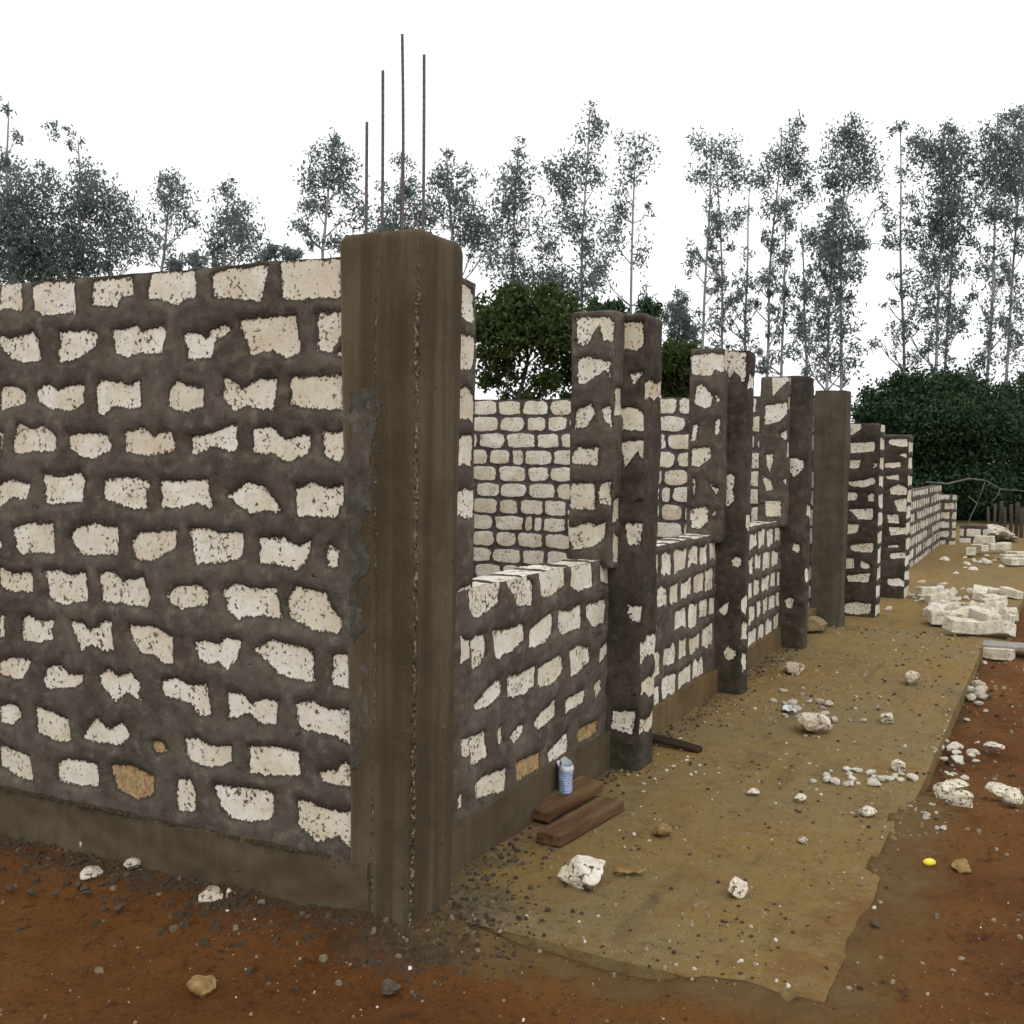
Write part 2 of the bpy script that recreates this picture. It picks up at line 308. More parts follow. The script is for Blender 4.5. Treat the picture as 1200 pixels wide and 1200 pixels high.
def wall_material(name, mort_a, mort_b, relief=1.0, jag=.03, fine=.036):
    k = NT(name)
    sd = k.attr('sd'); tone = k.attr('tone')
    n1 = k.math('SUBTRACT', k.noise(26, 4, .65, off=5), .5); n2 = k.math('SUBTRACT', k.noise(72, 4, .68, (1, 1, .7), off=9), .5)
    d = k.math('ADD', sd, k.math('ADD', k.math('MULTIPLY', n1, jag), k.math('MULTIPLY', n2, fine)))
    mask = k.ramp(d, .0018, -.0018)
    c, ch = coral_nodes(k)
    c = k.mix(k.ramp(tone, .93, .95), c, k.mix(k.ramp(k.noise(40, 4, .7), .35, .65), (.40, .27, .12), (.16, .085, .035)))
    c = k.mix(k.math('MULTIPLY', k.ramp(tone, .35, .9), .32), c, (.46, .36, .2))
    a = k.noise(3.2, 3, off=2); b = k.noise(17, 4, .65, off=4); g = k.noise(190, 2, off=6)
    mc = k.mix(k.ramp(a, .38, .66), mort_a, mort_b)
    lay = k.noise(1, 4, .7, (9, 9, 26), off=44)
    mc = k.mix(k.math('MULTIPLY', k.ramp(lay, .52, .6), .5), mc, tuple(x * 1.5 for x in mort_a))
    mc = k.mix(k.ramp(lay, .34, .31), mc, tuple(x * .35 for x in mort_a))
    mc = k.mix(k.math('MULTIPLY', k.ramp(b, .5, .72), .6), mc, tuple(x * 1.75 for x in mort_b))
    mc = k.mix(k.math('MULTIPLY', k.ramp(b, .46, .3), .55), mc, tuple(x * .45 for x in mort_a))
    mc = k.mix(k.math('MULTIPLY', k.ramp(g, .62, .7), .4), mc, tuple(x * 2.4 for x in mort_b))
    col = k.mix(mask, mc, c)
    mh = k.math('ADD', k.math('MULTIPLY', b, .7), k.math('MULTIPLY', g, .18))
    hm = k.ramp(d, .012 * relief, -.004 * relief)
    h1 = k.math('MULTIPLY', k.math('SUBTRACT', 1.0, hm), .9) if relief > 0 else k.math('MULTIPLY', mask, .9)
    inv = k.math('SUBTRACT', 1.0, mask)
    h = k.math('ADD', h1, k.math('ADD', k.math('MULTIPLY', ch, k.math('MULTIPLY', mask, .5)), k.math('MULTIPLY', mh, k.math('MULTIPLY', inv, .6))))
    return k.done(col, k.bump(h, .012, .9))

MORT_A = (.066, .055, .042); MORT_B = (.102, .088, .069)
M_wall = wall_material('coral_and_mortar', MORT_A, MORT_B)
M_joint = wall_material('coral_with_raked_joints', (.058, .047, .043), (.088, .074, .068), relief=-1, jag=.016, fine=.012)

def coral_material(name, dirt=(.30, .2, .1), amt=.35, light=1.0, sc=1.0):
    k = NT(name); c, h = coral_nodes(k, sc)
    if light != 1: c = k.mix(1 - light, c, (.16, .12, .08))
    geo = k.new('ShaderNodeNewGeometry')
    c = k.mix(k.math('MULTIPLY', k.ramp(k.noise(14, 3, off=20), .45, .7), amt), c, dirt)
    return k.done(c, k.bump(h, .008, .8))
M_coral = coral_material('coral_stone')
M_coral_dirty = coral_material('muddy_coral_stone', (.22, .13, .06), .75, .75)
M_coral_clean = coral_material('fresh_cut_coral', (.42, .33, .22), .55)

def plain(name, a, b, scale=8, fine=60, bump=.006, stretch=None, rough=.95):
    k = NT(name); f = k.noise(scale, 4, .65, stretch); g = k.noise(fine, 3, .6, stretch, off=3)
    c = k.mix(k.ramp(f, .35, .68), a, b)
    c = k.mix(k.math('MULTIPLY', k.ramp(g, .5, .75), .5), c, tuple(x * .5 for x in a))
    k.b.inputs['Roughness'].default_value = rough
    return k.done(c, k.bump(k.math('ADD', f, k.math('MULTIPLY', g, .5)), bump, .8))

def concrete_material(name, a, b, streak=1.0, seams=True):
    k = NT(name)
    st = k.noise(14, 3, .6, (1, 1, .045), off=1); bl = k.noise(2.6, 4, .6, off=7); fn = k.noise(130, 3, .6, off=3); lump = k.noise(26, 4, .6, off=13)
    c = k.mix(k.math('MULTIPLY', k.ramp(st, .36, .66), streak), a, b)
    c = k.mix(k.math('MULTIPLY', k.ramp(bl, .42, .66), .55), c, tuple(x * .62 for x in a))
    c = k.mix(k.math('MULTIPLY', k.ramp(fn, .58, .72), .35), c, tuple(x * 1.7 for x in b))
    c = k.mix(k.ramp(lump, .71, .735), c, (.02, .015, .01))             # air holes
    sm = k.math('ADD', k.attr('sd'), k.math('MULTIPLY', k.math('SUBTRACT', k.noise(24, 4, .65, off=31), .5), .05))
    smask = k.ramp(sm, .004, -.004)
    gm = k.mix(k.ramp(lump, .4, .65), (.056, .050, .038), (.09, .084, .066))
    c = k.mix(smask, c, gm)
    se = k.attr('seam')
    gr = k.noise(85, 2, .7, (1, 1, .7), off=17)
    near = k.ramp(k.math('ADD', se, k.math('MULTIPLY', k.math('SUBTRACT', k.noise(22, 3, off=41), .5), .03)), .013, .004)
    c = k.mix(k.math('MULTIPLY', near, k.ramp(gr, .55, .6)), c, (.25, .21, .14))
    c = k.mix(k.math('MULTIPLY', near, k.ramp(gr, .44, .38)), c, (.015, .012, .01))
    h = k.math('ADD', k.math('MULTIPLY', st, .3), k.math('ADD', k.math('MULTIPLY', fn, .15), k.math('MULTIPLY', smask, .6)))
    h = k.math('ADD', h, k.math('MULTIPLY', k.math('MULTIPLY', near, gr), 1.2))
    h = k.math('ADD', h, k.math('MULTIPLY', lump, .3))
    return k.done(c, k.bump(h, .008, .9))
M_conc = concrete_material('brown_column_concrete', (.066, .049, .027), (.105, .082, .05))
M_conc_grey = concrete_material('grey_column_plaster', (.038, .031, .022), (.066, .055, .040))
M_conc_far = concrete_material('tan_pillar_plaster', (.072, .06, .042), (.115, .10, .074), .5)
M_wall_dark = wall_material('coral_and_dark_mortar', (.040, .032, .025), (.066, .055, .043))  # same coral masonry with a darker mortar tone, for pilasters and block piers
M_found = concrete_material('foundation_concrete', (.082, .062, .036), (.125, .10, .062), .35)
M_found_dust = concrete_material('dusty_foundation', (.12, .08, .035), (.17, .12, .06), .4)
M_steel = plain('rebar_steel', (.10, .088, .084), (.15, .135, .13), 40, 200, .001, rough=.7)
M_timber = plain('old_timber', (.075, .04, .018), (.15, .09, .042), 14, 90, .006, (.08, 1, 1))
M_darkwood = plain('charred_wood', (.02, .014, .01), (.05, .032, .022), 9, 60, .004, (.1, 1, 1))
M_greywood = plain('weathered_wood', (.09, .085, .08), (.16, .15, .14), 9, 60, .004, (1, 1, .1))
M_board = plain('pale_board', (.22, .21, .18), (.32, .3, .27), 9, 60, .003)
M_crumb = plain('mortar_crumbs', (.065, .05, .033), (.12, .10, .07), 25, 90, .004)
M_brownrock = plain('brown_stone', (.20, .13, .05), (.34, .24, .10), 14, 70, .008)
M_tan = plain('tan_mortar_lump', (.15, .11, .055), (.23, .175, .09), 14, 70, .008)
M_bark = plain('pale_bark', (.24, .23, .24), (.36, .35, .36), 4, 30, .01, (1, 1, .2))
M_darkbark = plain('dark_bark', (.06, .05, .04), (.10, .085, .07), 4, 30, .01, (1, 1, .2))
M_yellow = plain('yellow_skin', (.75, .62, .03), (.8, .7, .08), 10, 60, .001, rough=.5)
M_plastic = plain('white_plastic', (.62, .68, .72), (.7, .74, .76), 9, 40, .002, rough=.5)
M_straw = plain('dry_leaf', (.24, .15, .06), (.34, .23, .1), 9, 60, .001)

def leaf_material(name, a, b, trans=.35):
    k = NT(name)
    geo = k.new('ShaderNodeNewGeometry')
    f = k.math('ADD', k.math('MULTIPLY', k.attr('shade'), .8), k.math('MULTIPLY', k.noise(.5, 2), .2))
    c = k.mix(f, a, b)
    k.b.inputs['Roughness'].default_value = .6
    k.put(k.b.inputs['Base Color'], c)
    tr = k.new('ShaderNodeBsdfTranslucent'); k.put(tr.inputs[0], c)
    ms = k.new('ShaderNodeMixShader'); ms.inputs[0].default_value = trans
    k.t.links.new(k.b.outputs[0], ms.inputs[1]); k.t.links.new(tr.outputs[0], ms.inputs[2])
    k.t.links.new(ms.outputs[0], k.t.nodes['Material Output'].inputs[0])
    return k.m
M_euc = leaf_material('eucalyptus_leaf', (.115, .15, .135), (.20, .245, .23), .5)
M_bush = leaf_material('bush_leaf', (.03, .05, .016), (.075, .105, .03))
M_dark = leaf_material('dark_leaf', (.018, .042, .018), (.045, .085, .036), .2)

def soil_material():
    k = NT('red_soil')
    a = k.noise(.9, 6, .65, off=2); b = k.noise(6, 8, .72, off=5); g = k.noise(42, 6, .78, off=7); s = k.noise(170, 2, .5, off=9); cl = k.noise(16, 8, .75, off=61)
    c = k.mix(k.ramp(a, .36, .64), (.14, .052, .012), (.20, .088, .021))
    c = k.mix(k.math('MULTIPLY', k.ramp(b, .5, .74), .55), c, (.19, .10, .034))
    c = k.mix(k.math('MULTIPLY', k.ramp(b, .45, .28), .7), c, (.036, .014, .007))
    c = k.mix(k.math('MULTIPLY', k.ramp(cl, .54, .66), .75), c, (.055, .023, .009))
    c = k.mix(k.math('MULTIPLY', k.ramp(cl, .46, .34), .5), c, (.17, .085, .03))
    c = k.mix(k.math('MULTIPLY', k.ramp(g, .53, .64), .6), c, (.035, .018, .009))
    c = k.mix(k.math('MULTIPLY', k.ramp(s, .70, .74), .55), c, (.30, .22, .15))
    deb = k.math('ADD', k.attr('debris'), k.math('MULTIPLY', k.math('SUBTRACT', k.noise(5, 4, .65, off=22), .5), 1.1))
    c = k.mix(k.math('MULTIPLY', k.ramp(deb, .4, .75), .8), c, k.mix(k.ramp(g, .4, .6), (.045, .034, .022), (.10, .08, .05)))
    sg = k.math('ADD', k.math('SUBTRACT', 1.0, k.attr('dust')), k.math('MULTIPLY', k.math('SUBTRACT', k.noise(3.5, 8, .75, off=52), .5), 1.6))
    c = k.mix(k.math('MULTIPLY', k.ramp(sg, .75, .3), .92), c, k.mix(k.ramp(b, .4, .6), (.19, .125, .05), (.15, .092, .034)))
    fa = k.attr('far')
    c = k.mix(fa, c, k.mix(k.ramp(b, .4, .6), (.12, .105, .04), (.06, .07, .025)))
    h = k.math('ADD', k.math('MULTIPLY', g, .6), k.math('ADD', k.math('ADD', b, cl), k.math('MULTIPLY', s, .2)))
    return k.done(c, k.bump(h, .03, 1.0))
M_soil = soil_material()

def slab_material():
    k = NT('dusty_concrete')
    a = k.noise(.8, 7, .68, off=2); b = k.noise(4.5, 8, .74, off=5); g = k.noise(38, 6, .78, off=7); s = k.noise(150, 2, .5, off=9); cl = k.noise(13, 8, .75, off=63)
    st = k.noise(3, 4, .6, (.35, 1.6, 1), off=15)
    c = k.mix(k.ramp(a, .36, .62), (.225, .143, .046), (.195, .145, .064))
    c = k.mix(k.math('MULTIPLY', k.ramp(b, .5, .72), .6), c, (.155, .083, .026))
    c = k.mix(k.math('MULTIPLY', k.ramp(st, .55, .75), .5), c, (.075, .055, .03))
    c = k.mix(k.math('MULTIPLY', k.ramp(b, .40, .26), .55), c, (.24, .19, .10))
    c = k.mix(k.math('MULTIPLY', k.ramp(cl, .55, .67), .6), c, (.085, .055, .024))
    c = k.mix(k.math('MULTIPLY', k.ramp(cl, .45, .34), .45), c, (.27, .215, .12))
    c = k.mix(k.math('MULTIPLY', k.ramp(g, .54, .66), .6), c, (.055, .04, .022))
    c = k.mix(k.math('MULTIPLY', k.ramp(s, .70, .74), .6), c, (.42, .37, .27))
    deb = k.math('ADD', k.attr('debris'), k.math('MULTIPLY', k.math('SUBTRACT', k.noise(5, 4, .65, off=22), .5), 1.1))
    c = k.mix(k.math('MULTIPLY', k.ramp(deb, .4, .8), .75), c, k.mix(k.ramp(g, .4, .6), (.05, .042, .03), (.10, .085, .06)))
    c = k.mix(k.math('MULTIPLY', k.ramp(k.math('ADD', k.attr('soil'), k.math('MULTIPLY', k.math('SUBTRACT', k.noise(3.5, 8, .75, off=52), .5), 1.6)), .3, .75), .92), c, k.mix(k.ramp(b, .4, .6), (.12, .056, .018), (.16, .08, .026)))
    h = k.math('ADD', k.math('MULTIPLY', g, .5), k.math('ADD', k.math('ADD', k.math('MULTIPLY', b, .6), k.math('MULTIPLY', cl, .6)), k.math('MULTIPLY', s, .2)))
    return k.done(c, k.bump(h, .016, 1.0))
M_slab = slab_material()

# ------------------------------------------------------------------ masonry meshes
def inside(poly, x, y):
    n = len(poly); r = np.zeros(x.shape, bool)
    for i in range(n):
        x0, y0 = poly[i]; x1, y1 = poly[(i + 1) % n]
        if y0 == y1: continue
        cnd = (y0 > y) != (y1 > y)
        r ^= cnd & (x < (x1 - x0) * (y - y0) / (y1 - y0) + x0)
    return r

def sdf(polys, a, b, far=.06):
    """signed distance of the points (a, b) to the nearest block outline; tone of that block"""
    d = np.full(a.shape, far); tone = np.zeros(a.shape)
    for fl, poly in polys:
        P = np.array(poly); lo = P.min(0) - far; hi = P.max(0) + far
        ix = np.where((a > lo[0]) & (a < hi[0]) & (b > lo[1]) & (b < hi[1]))[0]
        if not len(ix): continue
        x = a[ix]; y = b[ix]; best = np.full(len(ix), 9.)
        for i in range(len(poly)):
            p = P[i]; q = P[(i + 1) % len(poly)]; e = q - p; L = (e * e).sum() + 1e-12
            t = np.clip(((x - p[0]) * e[0] + (y - p[1]) * e[1]) / L, 0, 1)
            best = np.minimum(best, np.hypot(x - p[0] - t * e[0], y - p[1] - t * e[1]))
        best = np.where(inside(poly, x, y), -best, best)
        up = best < d[ix]
        d[ix[up]] = best[up]; tone[ix[up]] = fl
    return d, tone

def gen_blocks(rng, L, H, z0=0.0, course=.196, pitch=.33, smear=1.0, missing=.05, stop=None, gap=.035, rnd=0.0):
    """a course pattern: per block an irregular polygon of bare coral left between smears of mortar"""
    out = []; r = 0; z = z0
    while z + course * .6 < H:
        u = -rng.random() * pitch * .9 if L > pitch * 1.3 else -.02
        while u < L:
            w = pitch * (rng.uniform(.75, 1.15) if not rnd or rng.random() > .14 else rng.uniform(.3, .5)) if L > pitch * 1.3 else L + .04
            if rng.random() > missing:
                i = lambda s=1.0: rng.uniform(.005, .03) * smear * s
                x0 = u + gap / 2 + i(); x1 = u + w - gap / 2 - i(); y0 = z + gap / 2 + i(1.3); y1 = z + course - gap / 2 - i(1.1)
                x0 = max(x0, -.03); x1 = min(x1, L + .03)
                if x1 - x0 > .03 and y1 - y0 > .02:
                    pts = []
                    if rnd:
                        x0 -= .008; x1 += .008; y0 -= .01; y1 += .01
                        wx = (x1 - x0) / 2; wy = (y1 - y0) / 2; cx = (x0 + x1) / 2; cy = (y0 + y1) / 2; ex = rng.uniform(4, 10)
                        for s in range(18):
                            an = s / 18 * 2 * math.pi; ca = math.cos(an); sa = math.sin(an)
                            q_ = (abs(ca) ** ex + abs(sa) ** ex) ** (-1 / ex) * rng.uniform(1 - .1 * rnd, 1.02)
                            pts.append((cx + ca * q_ * wx, cy + sa * q_ * wy))
                        out.append((rng.random() * .9, pts)); u += w; continue
                    j = .02 * smear
                    nx = 4 if x1 - x0 > .15 else 2
                    for s in range(nx): pts.append((x0 + (x1 - x0) * s / nx + rng.uniform(-j, j) * .5, y0 + rng.uniform(-j, j * 1.3)))
                    for s in range(2): pts.append((x1 + rng.uniform(-j, j) * .5, y0 + (y1 - y0) * s / 2 + rng.uniform(-j, j) * .4))
                    for s in range(nx): pts.append((x1 - (x1 - x0) * s / nx + rng.uniform(-j, j) * .5, y1 + rng.uniform(-j * 1.3, j)))
                    for s in range(2): pts.append((x0 + rng.uniform(-j, j) * .5, y1 - (y1 - y0) * s / 2 + rng.uniform(-j, j) * .4))
                    if stop is None or not stop(sum(p[0] for p in pts) / len(pts), (y0 + y1) / 2):
                        out.append((rng.random() * .9, pts))
            u += w
        z += course; r += 1
    return out

class Masonry:
    """collects gridded faces into ONE mesh carrying the block outlines as attributes"""
    def __init__(self): self.v = []; self.f = []; self.sd = []; self.tone = []; self.seam = []; self.n = 0
    def grid(self, o, u, v, L, H, polys, res=.016, relief=.012, wob=.006, fade=True, seam=None, far=.06, ragtop=0.0, topseed=0):
        nu = max(2, int(round(L / res)) + 1); nv = max(2, int(round(H / res)) + 1)
        A, B = np.meshgrid(np.linspace(0, L, nu), np.linspace(0, H, nv)); a = A.ravel(); b = B.ravel()
        d, tone = sdf(polys, a, b, far)
        n = np.cross(u, v)
        P = np.array(o)[None] + a[:, None] * np.array(u)[None] + b[:, None] * np.array(v)[None]
        t = np.clip(d / .03, 0, 1); h = relief * t * t * (3 - 2 * t)
        if fade:
            e = np.minimum(np.minimum(a, L - a), np.minimum(b, H - b)); h = h * np.clip(e / .02, 0, 1)
        out = np.empty_like(P)
        for i in range(len(P)):
            p = P[i]
            w1 = mnoise.noise_vector(Vector(p * 2.6)); w2 = mnoise.noise_vector(Vector(p * 13)); w3 = mnoise.noise(Vector(p * 34))
            k = h[i] + (w3 * .003 if d[i] > .004 and relief else 0)
            out[i] = [p[j] + w1[j] * wob + w2[j] * wob * .55 + n[j] * k for j in range(3)]
        self.v.append(out); self.sd.append(d); self.tone.append(tone)
        self.seam.append(np.full(len(a), .2) if seam is None else seam(a, b))
        base = self.n
        I = (np.arange(nv - 1)[:, None] * nu + np.arange(nu - 1)[None]).ravel() + base
        self.f.append(np.stack([I, I + 1, I + 1 + nu, I + nu], 1)); self.n += len(a)
    def build(self, name, mat, parent=None):
        V = np.concatenate(self.v); F = np.concatenate(self.f)
        me = bpy.data.meshes.new(name); me.from_pydata(V.tolist(), [], F.tolist())
        for nm, arr in (('sd', self.sd), ('tone', self.tone), ('seam', self.seam)):
            at_ = me.attributes.new(nm, 'FLOAT', 'POINT'); at_.data.foreach_set('value', np.concatenate(arr).astype(np.float32))
        me.shade_smooth()
        return link(name, me, mat, parent)

RNG = random.Random(7)
def masonry_box(name, mat, parent, x, y, z, faces, seed=1, res=.02, relief=.012, smear=1.0, missing=.05, wob=.006, pitch=.33, course=.196, z0=0.0, top_blocks=False, plainm=False, seam=None, rnd=0.0):
    """box of masonry; faces: dict of 'x-','y-','x+','y+','top' -> polys or None for generated"""
    rng = random.Random(seed); m = Masonry()
    (x0, x1), (y0, y1), (zz0, zz1) = x, y, z; H = zz1 - zz0
    def polys(k, L, shift):
        p = faces.get(k, None)
        if plainm: return [] if p is None else [(f, [(a - shift, b - zz0) for a, b in q]) for f, q in p]
        if p is None: return gen_blocks(rng, L, H, z0=z0, course=course, pitch=pitch, smear=smear, missing=missing, rnd=rnd)
        return [(f, [((a - shift), b - zz0) for a, b in q]) for f, q in p]
    # x-: normal -X, u along -Y so that u x v points to -X
    def flip(pl, L): return [(f, [(L - a, b) for a, b in q]) for f, q in pl]
    Ly = y1 - y0; Lx = x1 - x0
    m.grid((x0, y1, zz0), (0, -1, 0), (0, 0, 1), Ly, H, flip(polys('x-', Ly, y0), Ly), res, relief, wob, seam=seam)
    m.grid((x0, y0, zz0), (1, 0, 0), (0, 0, 1), Lx, H, polys('y-', Lx, x0), res, relief, wob, seam=seam)
    m.grid((x1, y0, zz0), (0, 1, 0), (0, 0, 1), Ly, H, polys('x+', Ly, y0), max(res, .04), relief, wob)
    m.grid((x1, y1, zz0), (-1, 0, 0), (0, 0, 1), Lx, H, flip(polys('y+', Lx, x0), Lx), max(res, .04), relief, wob)
    tp = []
    if top_blocks: tp = gen_blocks(rng, max(Lx, Ly), min(Lx, Ly) + .1, z0=-.02, course=min(Lx, Ly) + .04, pitch=pitch, smear=.3, missing=0)
    if Lx >= Ly: m.grid((x0, y0, zz1), (1, 0, 0), (0, 1, 0), Lx, Ly, tp, res, relief, wob)
    else: m.grid((x1, y0, zz1), (0, 1, 0), (-1, 0, 0), Ly, Lx, tp, res, relief, wob)
    return m.build(name, mat, parent)

# ------------------------------------------------------------------ the unfinished building
B = empty('unfinished_building', (0, 0, 0))
tag(B, 'roofless building of white coral blocks and dark mortar with rows of pillars', 'building')

# left wall: traced block by block where the photograph shows it, the same bond carried on beyond the frame
LW = 4.2
rng = random.Random(3)
beyond = [(f, [(a + 2.06, b + .0) for a, b in q]) for f, q in gen_blocks(rng, LW - 2.06, 2.14, course=.196)]
beyond = [(f, [(a, b + .2) for a, b in q]) for f, q in beyond if min(a for a, b in q) > 2.10]
left = LEFT_PATCHES + beyond
m = Masonry()
m.grid((.004, LW, .17), (0, -1, 0), (0, 0, 1), LW - .16, 2.18, [(f if f else rng.random() * .85, [(LW - a, b - .17) for a, b in q]) for f, q in left], .0125, .014, .006)
m.grid((.004, .16, 2.35), (0, 1, 0), (-1, 0, 0), LW - .16, -.19, [], .03, 0, .006)
m.grid((.19, .25, .17), (0, 1, 0), (0, 0, 1), LW - .25, 2.18, gen_blocks(rng, LW - .25, 2.18), .05, .01, .006)
side = m.build('side_wall', M_wall, B)
tag(side, 'long left wall of white coral blocks smeared with dark mortar')
# a thin uneven bed of mortar along the top
m = Masonry()
m.grid((.02, .3, 2.352), (0, 1, 0), (-1, 0, 0), LW - .3, -.15, [], .025, 0, .012)
m.grid((.02, LW, 2.335), (0, -1, 0), (0, 0, 1), LW - .3, .017, [], .02, 0, .012)
m.grid((.17, .3, 2.335), (0, 1, 0), (0, 0, 1), LW - .3, .017, [], .02, 0, .012)
m.build('mortar_bed', M_wall, B)
# foundation strip under it
masonry_box('foundation', M_found, B, (-.022, .2), (.16, LW), (-.12, .2), {}, 5, .018, 0, wob=.024, plainm=True)

# rear and far walls of the same room (barely seen through the windows)
masonry_box('rear_wall', M_joint, B, (.19, 8.0), (4.2, 4.38), (0, 2.3), {}, 15, .06, -.012, smear=.35)
# cross wall with raked joints seen through the window openings
masonry_box('cross_wall', M_joint, B, (8.0, 8.18), (.14, 4.2), (0, 2.32), {}, 16, .02, -.014, smear=.22, missing=.0, pitch=.34, course=.19, z0=.04, wob=.009, top_blocks=True, rnd=1.3)

# corner pillar: a tapered, rounded concrete shaft
def corner_pillar():
    m = Masonry(); Hh = 2.42; z0 = -.06
    # outline in plan at height t: (0,0) is the street corner
    def prof(t):
        w = .345 + .03 * (t - .5); d = .235 + .075 * t
        r = .014 + .012 * t
        pts = []
        # walk: back-left, along x- face to the street corner, along y- face, round front-right, x+ back
        for s in np.linspace(0, 1, 26): pts.append((-.012, d + (r - d) * s))
        for s in np.linspace(0, 1, 6)[1:]: an = math.pi + s * math.pi / 2; pts.append((-.012 + r + r * math.cos(an), -.012 + r + .012 * s * 0 + r * math.sin(an)))
        R2 = .07
        for s in np.linspace(0, 1, 26)[1:]: pts.append((-.012 + r + (w - R2 - r) * s, -.012))
        for s in np.linspace(0, 1, 10)[1:]: an = -math.pi / 2 + s * math.pi / 2; pts.append((-.012 + w - R2 + R2 * math.cos(an), -.012 + R2 + R2 * math.sin(an)))
        for s in np.linspace(0, 1, 8)[1:]: pts.append((w - .012, R2 + (d - R2) * s))
        for s in np.linspace(0, 1, 10)[1:]: pts.append((w - .012 - w * s, d))
        return np.array(pts)
    zs = np.linspace(0, 1, 170); rows = []; sd = []; seam = []
    ref = prof(0.5); npt = len(ref)
    for t in zs:
        p = prof(t); z = z0 + (Hh - z0) * t
        top = max(0, t - .982) / .018
        c = p.mean(0)
        p = c + (p - c) * (1 - .07 * top ** 2.6)                  # rounded shoulder
        dseam = np.abs(np.hypot(p[:, 0] + .008, p[:, 1] + .008))
        de = np.abs(p[:, 1] - (.045 + .17 * 1)) * 1.0
        left = np.where((p[:, 0] < .02), np.abs(p[:, 1] - .155), .3)
        right = np.where((p[:, 1] < .02), np.abs(p[:, 0] - .20), .3) + (.0 if t < .62 else .02)
        lift = abs(z - .55) * 1.6 + .004
        sm = np.minimum(np.minimum(dseam, left + .006), np.minimum(right + .007, np.where(p[:, 0] < .29, lift, .2)))
        for j in range(npt):
            q = Vector((p[j, 0], p[j, 1], z)); w1 = mnoise.noise_vector(q * 2.2); w2 = mnoise.noise(q * 30)
            amp = .007 if dseam[j] < .02 else .0018
            nrm = Vector((p[j, 0] - c[0], p[j, 1] - c[1], 0)).normalized()
            rows.append((q.x + w1.x * .007 + nrm.x * w2 * amp, q.y + w1.y * .007 + nrm.y * w2 * amp, z + (w1.z * .004 if t < 1 else 0)))
        dd, _ = sdf(SMEAR_PATCHES, p[:, 1], np.full(npt, z), .06); dd = np.where(p[:, 0] < .03, dd, .06)
        sd.append(dd); seam.append(sm)
    nz = len(zs); F = []
    for i in range(nz - 1):
        for j in range(npt):
            a = i * npt + j; b = i * npt + (j + 1) % npt; F.append((a, b, b + npt, a + npt))
    F.append(tuple((nz - 1) * npt + j for j in range(npt)))
    me = bpy.data.meshes.new('corner_pillar'); me.from_pydata(rows, [], F)
    for nm, arr in (('sd', sd), ('seam', seam)):
        at_ = me.attributes.new(nm, 'FLOAT', 'POINT'); at_.data.foreach_set('value', np.concatenate(arr).astype(np.float32))
    me.shade_smooth()
    return link('corner_pillar', me, M_conc, B)
pillar = corner_pillar()
tag(pillar, 'tall brown concrete corner pillar with rough seams and four bars on top')

def tube(path, rad, seg=8):
    """vertices and faces of a tube along path; rad may be a list"""
    V = []; F = []
    for i, p in enumerate(path):
        p = Vector(p); t = (Vector(path[min(i + 1, len(path) - 1)]) - Vector(path[max(i - 1, 0)])).normalized()
        a = t.cross(Vector((0, 1, 0)) if abs(t.y) < .9 else Vector((1, 0, 0))).normalized(); b = t.cross(a)
        r = rad[i] if isinstance(rad, (list, tuple)) else rad
        for s in range(seg):
            an = 2 * math.pi * s / seg; V.append(p + a * math.cos(an) * r + b * math.sin(an) * r)
        if i:
            o = (i - 1) * seg
            for s in range(seg): F.append((o + s, o + (s + 1) % seg, o + seg + (s + 1) % seg, o + seg + s))
    F.append(tuple(range(seg))[::-1]); F.append(tuple(range(len(V) - seg, len(V))))
    return V, F

def tubes(name, specs, mat, parent=None):
    V = []; F = []
    for path, rad, seg in specs:
        v, f = tube(path, rad, seg); o = len(V); V += v; F += [tuple(i + o for i in q) for q in f]
    me = bpy.data.meshes.new(name); me.from_pydata([tuple(v) for v in V], [], F); me.shade_smooth()
    return link(name, me, mat, parent)

# four reinforcing bars standing out of it (ribbed)
for (bx, by, top, lean, bend) in ((.04, .236, 2.815, (-.0, .0), .0), (.045, .176, 2.985, (-.0, .0), .003), (.205, .205, 3.17, (.004, .0), .012), (.13, .062, 3.05, (0, 0), .004)):
    path = []; rad = []
    n = int((top - 2.0) / .012)
    for i in range(n + 1):
        t = i / n; z = 2.0 + (top - 2.0) * t
        path.append((bx + lean[0] * t + bend * math.sin(t * 3.0) , by + lean[1] * t - bend * .6 * math.sin(t * 2.6), z)); rad.append(.0052 + (.0006 if i % 2 else 0))
    tubes('rebar', [(path, rad, 7)], M_steel, pillar)

WALL_Y = .13; BACK = .31
strip = lambda x0, L, z, H, sd_: [(f, [(a_ + x0, b_ + z) for a_, b_ in q]) for f, q in gen_blocks(random.Random(sd_), L, H, smear=.9, missing=.55)]
rt = lambda T: [(f if f else RNG.random() * .8, q) for f, q in T]
# jamb beside the corner pillar
masonry_box('window_jamb', M_wall, B, (.36, .665), (WALL_Y, BACK), (0, 2.34), {}, 21, .02, .012, smear=.9)
